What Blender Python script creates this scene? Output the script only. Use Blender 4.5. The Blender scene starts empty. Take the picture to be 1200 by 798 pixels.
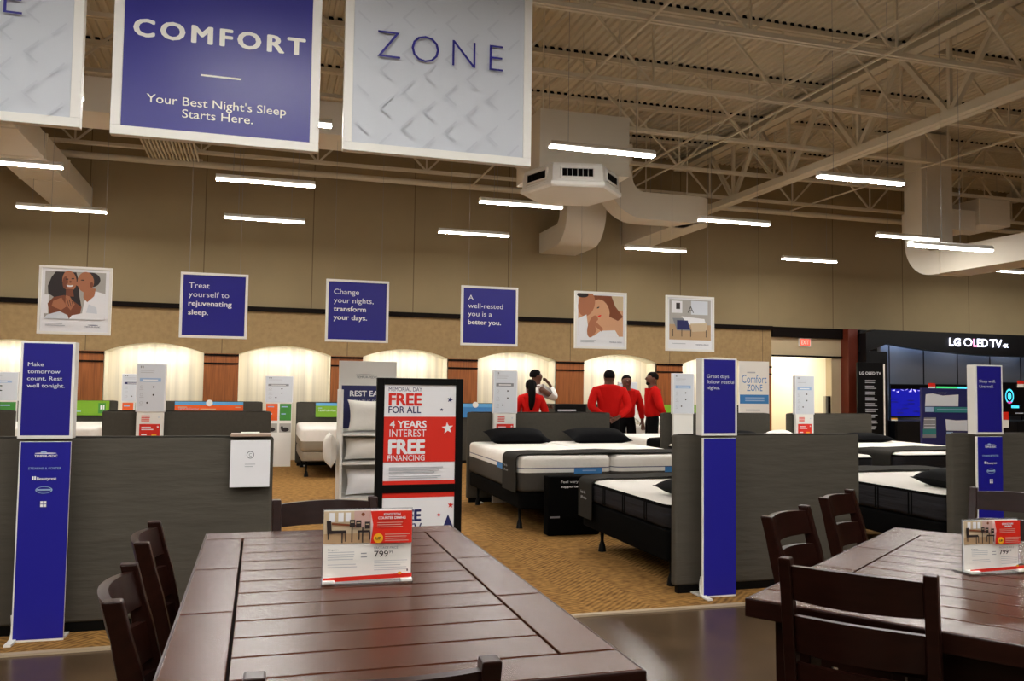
import bpy, bmesh, math, random
from mathutils import Vector, Matrix
random.seed(7)
PI = math.pi
S = bpy.context.scene
COL = S.collection

# ------------------------------------------------------------------ camera
F_PX, CX, CY, HC = 987.0, 600.0, 399.0, 1.45
AX = Vector((0.958, 0.028, 0.285)); AY = Vector((-0.286, 0.048, 0.957))
AX = Vector((3284.0, 97.0, 987.0)); AY = Vector((-295.0, 49.5, 987.0)).normalized()
AX = (AX - AY * AX.dot(AY)).normalized()
AU = AX.cross(AY)
if AU.y > 0: AU = -AU
RW = Matrix((AX, AY, AU))            # photo camera axes -> store axes
cam_d = bpy.data.cameras.new('camera'); cam = bpy.data.objects.new('camera', cam_d); COL.objects.link(cam)
cam_d.sensor_width = 36.0; cam_d.lens = 36.0 * F_PX / 1200.0; cam_d.clip_start = 0.05; cam_d.clip_end = 200
_r = RW @ Vector((1, 0, 0)); _u = RW @ Vector((0, -1, 0)); _b = RW @ Vector((0, 0, -1))
cam.matrix_world = Matrix(((_r.x, _u.x, _b.x, 0), (_r.y, _u.y, _b.y, 0), (_r.z, _u.z, _b.z, HC), (0, 0, 0, 1)))
S.camera = cam

# ------------------------------------------------------------------ world, exposure, light levels
W = bpy.data.worlds.new('world'); S.world = W; W.use_nodes = True
W.node_tree.nodes['Background'].inputs[0].default_value = (1.0, 0.86, 0.7, 1)
W.node_tree.nodes['Background'].inputs[1].default_value = 0.02
S.view_settings.view_transform = 'Standard'; S.view_settings.look = 'None'
S.view_settings.exposure = 0.0; S.view_settings.gamma = 1.0; S.view_settings.use_curve_mapping = False
LED_STRENGTH = 128.0        # strip lights
NICHE_W = 7.5             # cove lamp hidden at the top of each arch
HALL_W = 60.0
LED_COL = (1.0, 0.965, 0.915)
NICHE_COL = (1.0, 0.965, 0.90)

# ------------------------------------------------------------------ materials
def lin(c):
    return tuple(((x/255.0)/12.92 if x/255.0 <= 0.04045 else ((x/255.0+0.055)/1.055)**2.4) for x in c)
MATS = {}
def mat(name, rgb, rough=0.6, metal=0.0, spec=0.5, noise=None, bump=None, emit=None, trans=0.0, stretch=None, coat=0.0):
    """procedural principled material; noise=(scale, amount) varies the colour, bump=(scale, strength)"""
    m = bpy.data.materials.new(name); m.use_nodes = True
    nt = m.node_tree; b = nt.nodes['Principled BSDF']
    c = lin(rgb) + (1.0,)
    if rough >= 0.7 and spec == 0.5: spec = 0.1          # cloth, plaster and matt paint
    b.inputs['Base Color'].default_value = c
    b.inputs['Roughness'].default_value = rough; b.inputs['Metallic'].default_value = metal
    b.inputs['Specular IOR Level'].default_value = spec
    if coat: b.inputs['Coat Weight'].default_value = coat; b.inputs['Coat Roughness'].default_value = 0.15
    if trans: b.inputs['Transmission Weight'].default_value = trans
    if emit:
        b.inputs['Emission Color'].default_value = lin(emit[0]) + (1,); b.inputs['Emission Strength'].default_value = emit[1]
    tc = None
    def coords():
        t = nt.nodes.new('ShaderNodeTexCoord'); mp = nt.nodes.new('ShaderNodeMapping')
        nt.links.new(t.outputs['Object'], mp.inputs['Vector'])
        if stretch: mp.inputs['Scale'].default_value = stretch
        return mp.outputs['Vector']
    if noise or bump: tc = coords()
    if noise:
        n = nt.nodes.new('ShaderNodeTexNoise'); n.inputs['Scale'].default_value = noise[0]; n.inputs['Detail'].default_value = 5
        nt.links.new(tc, n.inputs['Vector'])
        r = nt.nodes.new('ShaderNodeMapRange'); r.inputs['From Min'].default_value = 0.3; r.inputs['From Max'].default_value = 0.7
        r.inputs['To Min'].default_value = 1 - noise[1]; r.inputs['To Max'].default_value = 1 + noise[1]
        nt.links.new(n.outputs['Fac'], r.inputs['Value'])
        mx = nt.nodes.new('ShaderNodeVectorMath'); mx.operation = 'SCALE'
        mx.inputs[0].default_value = c[:3]; nt.links.new(r.outputs['Result'], mx.inputs['Scale'])
        nt.links.new(mx.outputs['Vector'], b.inputs['Base Color'])
    if bump:
        n = nt.nodes.new('ShaderNodeTexNoise'); n.inputs['Scale'].default_value = bump[0]; n.inputs['Detail'].default_value = 4
        nt.links.new(tc, n.inputs['Vector'])
        bp = nt.nodes.new('ShaderNodeBump'); bp.inputs['Strength'].default_value = bump[1]; bp.inputs['Distance'].default_value = 0.02
        nt.links.new(n.outputs['Fac'], bp.inputs['Height']); nt.links.new(bp.outputs['Normal'], b.inputs['Normal'])
    MATS[name] = m
    return m

M_WALL = mat('upper_wall_beige', (152, 135, 104), 0.85, noise=(1.2, 0.05))
M_SUEDE = mat('suede_tan', (162, 136, 98), 0.9, noise=(14, 0.10))
M_TRIM = mat('trim_dark_brown', (18, 11, 8), 0.7)
M_GROOVE = mat('groove_dark', (112, 96, 72), 0.9)
M_PILASTER = mat('pilaster_wood', (160, 92, 42), 0.45, noise=(6, 0.28), stretch=(9, 9, 0.35))
M_NICHE = mat('niche_drapery_cream', (228, 219, 198), 0.8, noise=(3.0, 0.2), stretch=(4, 1, 0.02))
M_WHITEWALL = mat('cream_wall', (234, 227, 204), 0.8)
M_CEIL = mat('ceiling_deck_paint', (206, 197, 176), 0.7)
M_STEEL = mat('joist_paint', (214, 205, 184), 0.6)
M_DUCT = mat('duct_paint', (222, 214, 198), 0.55)
M_WHITE = mat('white_paint', (240, 238, 232), 0.45)
M_WHITECARD = mat('white_card', (240, 240, 243), 0.4)
M_BLUE = mat('sign_blue', (34, 30, 136), 0.35)
M_BLUE2 = mat('pillar_blue', (28, 26, 148), 0.4)
M_NAVY = mat('navy_print', (26, 30, 92), 0.5)
M_BLACK = mat('black', (6, 6, 6), 0.5, spec=0.15)
M_SATIN = mat('pillow_black', (8, 8, 10), 0.8, spec=0.08, bump=(9, 0.2))
M_RED = mat('print_red', (222, 40, 22), 0.45)
M_ORANGE = mat('print_orange', (236, 98, 34), 0.5)
M_GREEN = mat('print_green', (122, 172, 34), 0.5)
M_DGREEN = mat('print_leaf_green', (64, 140, 56), 0.5)
M_SKYBLUE = mat('print_sky_blue', (98, 170, 222), 0.5)
M_MIDBLUE = mat('print_mid_blue', (62, 132, 196), 0.5)
M_PALEBLUE = mat('print_pale_blue', (160, 188, 222), 0.5)
M_CARDGREY = mat('print_pale_grey', (216, 221, 229), 0.45)
M_GREYINK = mat('print_grey', (134, 136, 142), 0.5)
M_LIGHTINK = mat('print_light_grey', (186, 188, 194), 0.5)
M_YELLOW = mat('print_yellow', (246, 178, 30), 0.5)
M_TEAL = mat('print_teal', (50, 130, 132), 0.5)
M_PANEL = mat('grey_upholstery', (82, 78, 70), 0.85, noise=(5, 0.07), bump=(5, 0.55), stretch=(0.5, 1, 3.2))
M_PANELTOP = mat('grey_upholstery_plain', (74, 71, 64), 0.85, noise=(30, 0.05))
M_WOOD = mat('espresso_wood', (32, 13, 8), 0.30, spec=0.18, noise=(5, 0.25), stretch=(1, 8, 8))
M_WOODT = mat('espresso_tabletop', (63, 34, 20), 0.27, spec=0.22, noise=(4, 0.16), stretch=(0.7, 9, 1))
M_WOODTS = mat('espresso_tabletop_side', (63, 33, 19), 0.27, spec=0.22, noise=(4, 0.16), stretch=(9, 0.7, 1))
M_GAP = mat('plank_groove', (12, 7, 6), 0.9)
M_QUILT = mat('mattress_white_quilt', (240, 236, 228), 0.85, bump=(7, 0.7))
M_SIDEGREY = mat('mattress_side_grey', (74, 71, 66), 0.85, noise=(40, 0.05))
M_SIDEDARK = mat('mattress_side_charcoal', (42, 41, 44), 0.85, spec=0.1, bump=(3, 0.8), stretch=(0.6, 0.6, 9))
M_CHARCOAL = mat('charcoal_fabric', (46, 44, 40), 0.85, noise=(30, 0.06))
M_BLACKFAB = mat('black_fabric', (9, 9, 9), 0.9, spec=0.05)
M_TAUPE = mat('mattress_taupe', (150, 138, 120), 0.85)
M_PILLOWW = mat('pillow_white', (232, 228, 220), 0.85, bump=(8, 0.5))
M_GLASSY = mat('clear_acrylic', (235, 238, 240), 0.05, trans=0.9)
M_SKIN = mat('skin_brown', (96, 58, 40), 0.5)
M_HAIR = mat('hair_black', (12, 10, 9), 0.8)
M_SHIRT = mat('shirt_red', (196, 22, 18), 0.8, bump=(9, 0.4))
M_SHIRTW = mat('shirt_white', (228, 226, 222), 0.8, bump=(9, 0.4))
M_TROUSER = mat('trousers_black', (10, 10, 12), 0.9)
M_SHOE = mat('shoe_black', (14, 13, 13), 0.4)
M_EYE = mat('eye_white', (120, 104, 94), 0.3)
M_LED = mat('led_diffuser', (255, 255, 255), 0.5); 
_b = M_LED.node_tree.nodes['Principled BSDF']; _b.inputs['Emission Color'].default_value = LED_COL + (1,); _b.inputs['Emission Strength'].default_value = LED_STRENGTH
M_LEDS = mat('led_diffuser_side', (255, 255, 255), 0.5, emit=((255, 250, 242), 4.0))
M_POST = mat('red_brown_post', (104, 40, 22), 0.45)
M_LGBLACK = mat('showroom_black', (9, 9, 12), 0.45, spec=0.3)
M_LGGREY = mat('showroom_grey_panel', (120, 120, 122), 0.5)
M_GLOWW = mat('backlit_letters', (255, 255, 255), 0.5, emit=((225, 228, 255), 2.6))
M_GLOWP = mat('backlit_letter_pink', (255, 160, 190), 0.5, emit=((255, 150, 200), 1.6))
M_GLOWB = mat('blue_led_strip', (150, 200, 255), 0.5, emit=((140, 190, 255), 26.0))
M_DOWN = mat('added_downlight_lens', (255, 255, 255), 0.5, emit=((235, 240, 255), 32.0))
M_EXIT = mat('exit_face', (250, 120, 100), 0.5, emit=((240, 60, 40), 0.9))
M_EXITW = mat('exit_letters', (255, 200, 190), 0.5, emit=((255, 190, 170), 1.0))
M_SCRBLUE = mat('screen_blue', (20, 20, 120), 0.2, emit=((30, 34, 190), 0.6))
M_SCRDARK = mat('screen_dark', (8, 8, 12), 0.15)
M_SCRNAVY = mat('screen_navy', (16, 16, 80), 0.3, emit=((20, 20, 120), 0.8))
M_SCRLILAC = mat('screen_lilac', (180, 170, 255), 0.3, emit=((190, 180, 255), 1.0))
M_SCRCYAN = mat('screen_cyan', (90, 220, 240), 0.3, emit=((70, 210, 240), 0.9))
M_SCRGREEN = mat('screen_green', (60, 190, 110), 0.3, emit=((60, 190, 110), 0.8))
M_SCRPINK = mat('screen_magenta', (220, 50, 150), 0.3, emit=((220, 50, 150), 0.9))
M_SLOT = mat('vent_slot_and_shadow_black', (10, 9, 8), 0.9)
M_P_DARKSKIN = mat('picture_brown', (128, 70, 44), 0.5)
M_P_SKIN2 = mat('picture_tan', (176, 112, 78), 0.5)
M_P_FAIR = mat('picture_fair', (212, 160, 122), 0.5)
M_P_BG = mat('picture_grey', (176, 172, 166), 0.5)
M_P_WARM = mat('picture_sand', (206, 186, 154), 0.5)
M_P_HAIRB = mat('picture_auburn', (126, 66, 32), 0.5)
M_P_DARK = mat('picture_dark', (40, 30, 30), 0.5)
M_P_FLOOR = mat('picture_floor', (188, 156, 118), 0.5)
M_P_PINK = mat('picture_pink', (204, 170, 160), 0.5)

def concrete():
    m = mat('polished_concrete', (104, 82, 58), 0.22, spec=0.5)
    nt = m.node_tree; b = nt.nodes['Principled BSDF']
    t = nt.nodes.new('ShaderNodeTexCoord'); n = nt.nodes.new('ShaderNodeTexNoise')
    n.inputs['Scale'].default_value = 2.2; n.inputs['Detail'].default_value = 9; n.inputs['Roughness'].default_value = 0.65
    nt.links.new(t.outputs['Object'], n.inputs['Vector'])
    r = nt.nodes.new('ShaderNodeValToRGB'); nt.links.new(n.outputs['Fac'], r.inputs['Fac'])
    r.color_ramp.elements[0].position = 0.32; r.color_ramp.elements[0].color = lin((66, 51, 36)) + (1,)
    r.color_ramp.elements[1].position = 0.7; r.color_ramp.elements[1].color = lin((96, 76, 54)) + (1,)
    nt.links.new(r.outputs['Color'], b.inputs['Base Color'])
    r2 = nt.nodes.new('ShaderNodeMapRange'); r2.inputs['To Min'].default_value = 0.19; r2.inputs['To Max'].default_value = 0.27
    nt.links.new(n.outputs['Fac'], r2.inputs['Value']); nt.links.new(r2.outputs['Result'], b.inputs['Roughness'])
    return m
M_CONC = concrete()

def carpet_mat():
    """golden carpet with a herringbone of short dark dashes"""
    m = mat('herringbone_carpet', (168, 122, 62), 0.95, spec=0.1)
    nt = m.node_tree; L = nt.links.new; b = nt.nodes['Principled BSDF']
    def math_(op, a, bb=None, c=None):
        n = nt.nodes.new('ShaderNodeMath'); n.operation = op
        for i, v in enumerate((a, bb, c)):
            if v is None: continue
            if isinstance(v, (int, float)): n.inputs[i].default_value = v
            else: L(v, n.inputs[i])
        return n.outputs[0]
    t = nt.nodes.new('ShaderNodeTexCoord'); sp = nt.nodes.new('ShaderNodeSeparateXYZ'); L(t.outputs['Object'], sp.inputs[0])
    x, y = sp.outputs[0], sp.outputs[1]
    zig = math_('PINGPONG', x, 0.42)                       # chevrons 0.84 m across
    v = math_('ADD', y, math_('MULTIPLY', zig, 1.0))
    n1 = nt.nodes.new('ShaderNodeTexNoise'); n1.inputs['Scale'].default_value = 3.5; n1.inputs['Detail'].default_value = 3; L(t.outputs['Object'], n1.inputs['Vector'])
    v = math_('ADD', v, math_('MULTIPLY', n1.outputs['Fac'], 0.06))
    wv = math_('SINE', math_('MULTIPLY', v, 2*PI/0.055))
    n2 = nt.nodes.new('ShaderNodeTexNoise'); n2.inputs['Scale'].default_value = 16; n2.inputs['Detail'].default_value = 2; L(t.outputs['Object'], n2.inputs['Vector'])
    f = math_('ADD', math_('MULTIPLY', wv, 0.17), math_('MULTIPLY', n2.outputs['Fac'], 0.95))
    r = nt.nodes.new('ShaderNodeValToRGB'); L(f, r.inputs['Fac'])
    r.color_ramp.elements[0].position = 0.12; r.color_ramp.elements[0].color = lin((96, 66, 32)) + (1,)
    r.color_ramp.elements[1].position = 0.75; r.color_ramp.elements[1].color = lin((170, 128, 72)) + (1,)
    L(r.outputs['Color'], b.inputs['Base Color'])
    return m
M_CARPET = carpet_mat()

# ------------------------------------------------------------------ photo helpers (store axes: x along back wall, y into the store, z up)
def ray(x, y): return RW @ Vector((x - CX, y - CY, F_PX))
def atY(x, y, Y): r = ray(x, y); return Vector((0, 0, HC)) + r * (Y / r.y)
def atX(x, y, X): r = ray(x, y); return Vector((0, 0, HC)) + r * (X / r.x)
def atZ(x, y, Z): r = ray(x, y); return Vector((0, 0, HC)) + r * ((Z - HC) / r.z)

# ------------------------------------------------------------------ mesh builder
TEXT_CACHE = {}
def text_geo(s, bold=0.0, sp=1.0):
    k = (s, bold, sp)
    if k not in TEXT_CACHE:
        c = bpy.data.curves.new('t', 'FONT'); c.body = s; c.size = 1; c.offset = min(bold, 0); c.resolution_u = 3; c.fill_mode = 'FRONT'; c.space_character = sp
        o = bpy.data.objects.new('t', c); COL.objects.link(o)
        dg = bpy.context.evaluated_depsgraph_get(); ev = o.evaluated_get(dg); me = ev.to_mesh()
        vs = [(v.co.x, v.co.y) for v in me.vertices]; fs = [tuple(p.vertices) for p in me.polygons]
        ev.to_mesh_clear(); bpy.data.objects.remove(o); bpy.data.curves.remove(c)
        if bold > 0:                                    # heavier strokes: the same glyphs again, nudged sideways and up
            n = len(vs); v0, f0 = vs, fs; vs, fs = [], []
            for q, (dx, dy) in enumerate(((0, 0), (bold, 0), (-bold, 0), (0, bold*0.7), (0, -bold*0.7), (bold*0.7, bold*0.5), (-bold*0.7, -bold*0.5), (bold*0.7, -bold*0.5), (-bold*0.7, bold*0.5))):
                vs += [(x+dx, y+dy) for x, y in v0]; fs += [tuple(i+q*n for i in f) for f in f0]
        TEXT_CACHE[k] = (vs, fs)
    return TEXT_CACHE[k]

class MB:
    def __init__(self, off=(0, 0, 0)):
        self.v = []; self.f = []; self.m = []; self.slots = []; self.off = Vector(off)
    def slot(self, m):
        if m not in self.slots: self.slots.append(m)
        return self.slots.index(m)
    def add(self, vs, fs, m):
        b = len(self.v); k = self.slot(m)
        self.v += [Vector(p) - self.off for p in vs]
        for f in fs: self.f.append(tuple(b + i for i in f)); self.m.append(k)
        return self
    def box(self, x0, x1, y0, y1, z0, z1, m):
        if x0 > x1: x0, x1 = x1, x0
        if y0 > y1: y0, y1 = y1, y0
        if z0 > z1: z0, z1 = z1, z0
        vs = [(x, y, z) for z in (z0, z1) for y in (y0, y1) for x in (x0, x1)]
        return self.add(vs, [(0, 2, 3, 1), (4, 5, 7, 6), (0, 1, 5, 4), (2, 6, 7, 3), (0, 4, 6, 2), (1, 3, 7, 5)], m)
    def bbox(self, x0, x1, y0, y1, z0, z1, m, bev=0.005):
        """box with chamfered edges"""
        bm = bmesh.new(); bmesh.ops.create_cube(bm, size=1)
        for v in bm.verts:
            v.co = Vector(((x0+x1)/2 + v.co.x*(x1-x0), (y0+y1)/2 + v.co.y*(y1-y0), (z0+z1)/2 + v.co.z*(z1-z0)))
        bmesh.ops.bevel(bm, geom=list(bm.edges), offset=bev, segments=2, affect='EDGES', profile=0.6)
        bm.verts.index_update()
        vs = [v.co.copy() for v in bm.verts]; fs = [tuple(v.index for v in f.verts) for f in bm.faces]; bm.free()
        return self.add(vs, fs, m)
    def prism(self, pts, axis, a, b, m):
        """2D polygon extruded along an axis ('x': pts are (y,z); 'y': (x,z); 'z': (x,y))"""
        n = len(pts)
        def p3(p, t): return (t, p[0], p[1]) if axis == 'x' else ((p[0], t, p[1]) if axis == 'y' else (p[0], p[1], t))
        vs = [p3(p, a) for p in pts] + [p3(p, b) for p in pts]
        fs = [tuple(range(n))[::-1], tuple(range(n, 2*n))] + [(i, (i+1) % n, n + (i+1) % n, n + i) for i in range(n)]
        return self.add(vs, fs, m)
    def poly(self, pts, m): return self.add(pts, [tuple(range(len(pts)))], m)
    def bar(self, p, q, w, h, m, up=(0, 0, 1)):
        p, q = Vector(p), Vector(q); d = (q - p).normalized(); up = Vector(up)
        s = d.cross(up)
        if s.length < 1e-4: s = d.cross(Vector((1, 0, 0)))
        s.normalize(); t = s.cross(d).normalized()
        vs = []
        for c in (p, q):
            for a, b in ((-1, -1), (1, -1), (1, 1), (-1, 1)): vs.append(c + s*a*w/2 + t*b*h/2)
        return self.add(vs, [(0, 3, 2, 1), (4, 5, 6, 7), (0, 1, 5, 4), (1, 2, 6, 5), (2, 3, 7, 6), (3, 0, 4, 7)], m)
    def tube(self, path, r, m, n=8):
        path = [Vector(p) for p in path]; loops = []
        for i, p in enumerate(path):
            d = (path[min(i+1, len(path)-1)] - path[max(i-1, 0)]).normalized()
            s = d.cross(Vector((0, 0, 1)))
            if s.length < 1e-3: s = Vector((1, 0, 0))
            s.normalize(); t = s.cross(d)
            rr = r[i] if isinstance(r, (list, tuple)) else r
            loops.append([p + (s*math.cos(2*PI*k/n) + t*math.sin(2*PI*k/n))*rr for k in range(n)])
        return self.loft(loops, m)
    def loft(self, loops, m, cap=True):
        n = len(loops[0]); vs = [p for l in loops for p in l]; fs = []; ms = m if isinstance(m, list) else None
        b = len(self.v); self.v += [Vector(p) - self.off for p in vs]
        for i in range(len(loops)-1):
            k = self.slot(ms[i] if ms else m)
            for j in range(n):
                self.f.append((b+i*n+j, b+i*n+(j+1) % n, b+(i+1)*n+(j+1) % n, b+(i+1)*n+j)); self.m.append(k)
        if cap:
            self.f.append(tuple(b + j for j in range(n))[::-1]); self.m.append(self.slot(ms[0] if ms else m))
            e = b + (len(loops)-1)*n
            self.f.append(tuple(e + j for j in range(n))); self.m.append(self.slot(ms[-1] if ms else m))
        return self
    def ball(self, c, r, m, nu=14, nv=9):
        r = (r, r, r) if isinstance(r, (int, float)) else r
        loops = []
        for i in range(nv+1):
            a = -PI/2 + PI*(0.02 + 0.96*i/nv)
            loops.append([(c[0]+r[0]*math.cos(a)*math.cos(2*PI*k/nu), c[1]+r[1]*math.cos(a)*math.sin(2*PI*k/nu), c[2]+r[2]*math.sin(a)) for k in range(nu)])
        return self.loft(loops, m)
    def build(self, name, parent=None, smooth=None, bevel=0):
        me = bpy.data.meshes.new(name); me.from_pydata([tuple(p) for p in self.v], [], self.f)
        for s in self.slots: me.materials.append(s)
        for p, k in zip(me.polygons, self.m): p.material_index = k
        me.update()
        bm = bmesh.new(); bm.from_mesh(me)
        if len(self.f) < 4000 and not getattr(self, 'noflip', False): bmesh.ops.recalc_face_normals(bm, faces=list(bm.faces))
        bm.to_mesh(me); bm.free()
        if smooth is not None:
            for p in me.polygons: p.use_smooth = True
            try: me.set_sharp_from_angle(angle=math.radians(smooth))
            except Exception: pass
        o = bpy.data.objects.new(name, me); COL.objects.link(o)
        if parent is not None: o.parent = parent
        MB.last = o
        if bevel:
            md = o.modifiers.new('bevel', 'BEVEL'); md.width = bevel; md.segments = 2; md.limit_method = 'ANGLE'
        return o

def tag(o, label, cat, group=None):
    o['label'] = label; o['category'] = cat
    if group: o['group'] = group
    return o
def thing(name, label, cat, loc=(0, 0, 0), rotz=0.0, group=None):
    o = bpy.data.objects.new(name, None); COL.objects.link(o)
    o.location = loc; o.rotation_euler = (0, 0, rotz); o.empty_display_size = 0.1
    return tag(o, label, cat, group)
def last_part(): return MB.last
def struct(mb, name, **k):
    o = mb.build(name, **k); o['kind'] = 'structure'; return o
def dup(root, loc, rotz, label, group=None):
    r = root.copy(); COL.objects.link(r); r.location = loc; r.rotation_euler = (0, 0, rotz); r['label'] = label
    if group: r['group'] = group
    for ch in list(root.children):
        c = ch.copy(); COL.objects.link(c); c.parent = r
        for g in list(ch.children):
            d = g.copy(); COL.objects.link(d); d.parent = c
    return r

class Print(MB):
    """flat printed face: w x h metres in the x-z plane facing -y, (u,v) from top-left in 0..1; layers lie fractions of a mm apart"""
    def __init__(self, w, h, x0=0.0, z0=0.0, y=0.0):
        super().__init__(); self.w, self.h, self.x0, self.z0, self.y = w, h, x0, z0, y; self.k = 0; self.noflip = True
    def P(self, u, v, k): return (self.x0 + u*self.w, self.y - 0.0004*k, self.z0 + (1-v)*self.h)
    def shape(self, m, pts):
        self.k += 1
        area = sum(pts[i][0]*pts[(i+1) % len(pts)][1] - pts[(i+1) % len(pts)][0]*pts[i][1] for i in range(len(pts)))
        if area > 0: pts = pts[::-1]
        self.poly([self.P(u, v, self.k) for u, v in pts], m); return self
    def rect(self, m, u0, v0, u1, v1): return self.shape(m, [(u0, v0), (u1, v0), (u1, v1), (u0, v1)])
    def ell(self, m, cu, cv, ru, rv, n=20, rot=0):
        a = self.w/self.h; pts = []
        for i in range(n):
            x, y = ru*math.cos(2*PI*i/n), rv/a*math.sin(2*PI*i/n)
            x, y = x*math.cos(rot)-y*math.sin(rot), x*math.sin(rot)+y*math.cos(rot)
            pts.append((cu+x, cv+y*a))
        return self.shape(m, pts)
    def ring(self, m, cu, cv, ru, rv, t=0.2, n=24):
        self.k += 1
        vs = []; fs = []
        for i in range(n):
            c, s = math.cos(2*PI*i/n), math.sin(2*PI*i/n)
            vs += [self.P(cu+ru*c, cv-rv*s, self.k), self.P(cu+ru*(1-t)*c, cv-rv*(1-t)*s, self.k)]
        for i in range(n):
            j = (i+1) % n; fs.append((2*i, 2*j, 2*j+1, 2*i+1))
        self.add(vs, fs, m); return self
    def star(self, m, cu, cv, r, tilt=0):
        a = self.w/self.h
        return self.shape(m, [(cu + (r if i % 2 == 0 else r*0.42)*math.sin(PI*i/5+tilt), cv - (r if i % 2 == 0 else r*0.42)*a*math.cos(PI*i/5+tilt)) for i in range(10)])
    def text(self, m, s, u0, vb, cap, u1=None, bold=0.0, align='l', wx=1.0, sp=1.0):
        """baseline at v=vb, capital height cap (fraction of h); u1 fits the width"""
        vs, fs = text_geo(s, bold, sp); H, _ = text_geo('H', bold)
        ch = max(p[1] for p in H) - min(p[1] for p in H)
        xs = [p[0] for p in vs]; xa, xb = min(xs), max(xs)
        sy = cap*self.h/ch; sx = sy*wx if u1 is None else (u1-u0)*self.w/(xb-xa)
        self.k += 1; dx = 0; n0 = len(vs)//9 if bold > 0 else len(vs)
        if align == 'c' and u1 is None: dx = -(xb-xa)*sx/2
        pts = [(self.x0 + u0*self.w + dx + (x-xa)*sx, self.y - 0.0004*self.k - 0.00012*(i//n0), self.z0 + (1-vb)*self.h + y*sy) for i, (x, y) in enumerate(vs)]
        self.add(pts, fs, m)
        if bold > 0: self.k += 2
        return self
    def lines(self, m, u0, v0, u1, n, dv, th, ragged=0.25):
        rnd = random.Random(int(u0*1000+v0*777))
        for i in range(n): self.rect(m, u0, v0+i*dv, u0+(u1-u0)*(1-ragged*rnd.random()), v0+i*dv+th)
        return self

def soft_slab(mb, x0, x1, y0, y1, z0, z1, m, rc=0.06, re=0.03, n=5, bands=None):
    """box with rounded plan corners (rc) and soft top/bottom edges (re); bands = [(z, material)...] from the bottom up"""
    def loop(ins, z):
        r = max(rc-ins, 0.004); pts = []
        a0, a1, b0, b1 = x0+ins, x1-ins, y0+ins, y1-ins
        for cx, cy, s in ((a1-r, b1-r, 0), (a0+r, b1-r, 1), (a0+r, b0+r, 2), (a1-r, b0+r, 3)):
            for i in range(n):
                a = PI/2*(s + i/(n-1)); pts.append((cx+r*math.cos(a), cy+r*math.sin(a), z))
        return pts
    prof = []
    for i in range(4): a = PI/2*i/3; prof.append((re*(1-math.sin(a)), z0+re*(1-math.cos(a))))
    zs = [b[0] for b in bands] if bands else []
    for z in zs:
        if z0+re < z < z1-re: prof += [(0, z-0.0005), (0, z+0.0005)]
    for i in range(4): a = PI/2*i/3; prof.append((re*(1-math.cos(a)), z1-re*(1-math.sin(a))))
    prof.append((re+0.05, z1+0.004))
    loops = [loop(i, z) for i, z in prof]
    ms = []
    for i in range(len(prof)-1):
        zc = (prof[i][1]+prof[i+1][1])/2; mm = m
        if bands:
            for z, bm_ in bands:
                if zc >= z: mm = bm_
        ms.append(mm)
    mb.loft(loops, ms); return mb

def pillow_mesh(mb, w, l, h, m, n=14, pinch=0.10):
    """soft pillow centred at origin lying in x-y"""
    base = len(mb.v)
    def pt(u, v, s):
        z = h/2*(max(0, 1-abs(u)**3.0)**0.6)*(max(0, 1-abs(v)**3.0)**0.6)
        k = 1-pinch*(1-abs(v)**2); kk = 1-pinch*(1-abs(u)**2)
        return (u*w/2*(k if abs(u) > 0 else 1), v*l/2*kk, s*z)
    for s in (1, -1):
        vs = [pt(-1+2*i/n, -1+2*j/n, s) for j in range(n+1) for i in range(n+1)]
        fs = [(j*(n+1)+i, j*(n+1)+i+1, (j+1)*(n+1)+i+1, (j+1)*(n+1)+i)[::s] for j in range(n) for i in range(n)]
        mb.add(vs, fs, m)
    return mb

# ------------------------------------------------------------------ the setting
YW = 16.0                                        # face of the back wall
struct(MB().box(-10, 26, -9, 5.07, -0.1, 0, M_CONC), 'floor')
struct(MB().box(-10, 26, 5.09, 20, -0.1, 0.006, M_CARPET), 'floor_carpet')
struct(MB().box(-10, 26, 5.045, 5.09, -0.1, 0.012, mat('transition_strip', (176, 158, 132), 0.5)), 'trim_1')

DECK_Z = 6.3
mb = MB(); mb.noflip = True; pr = []; x = -10.0; pit = 0.12
while x < 26:
    pr += [(x, 0), (x+0.035, 0), (x+0.05, 0.032), (x+0.105, 0.032)]; x += pit
vs = [(p[0], -9, DECK_Z+p[1]) for p in pr] + [(p[0], 16.3, DECK_Z+p[1]) for p in pr]; n = len(pr)
mb.add(vs, [(i, n+i, n+i+1, i+1) for i in range(n-1)], M_CEIL)
struct(mb, 'ceiling')

# upper wall with vertical panel joints
mb = MB().box(-10, 26, YW, YW+0.25, 2.83, DECK_Z+0.2, M_WALL)
for i in range(-5, 14):
    xx = -1.03 + 1.9*i
    if -10 < xx < 26: mb.box(xx-0.008, xx+0.008, YW-0.002, YW+0.05, 2.84, DECK_Z, M_GROOVE)
struct(mb, 'wall_back')
struct(MB().box(-10, -9.8, -9, 18, 0, 6.5, M_WALL), 'wall_left')
struct(MB().box(25.8, 26, -9, 18, 0, 6.5, M_WALL), 'wall_right')
struct(MB().box(-10, 26, -9.2, -9, 0, 6.5, M_WALL), 'wall_front')
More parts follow.
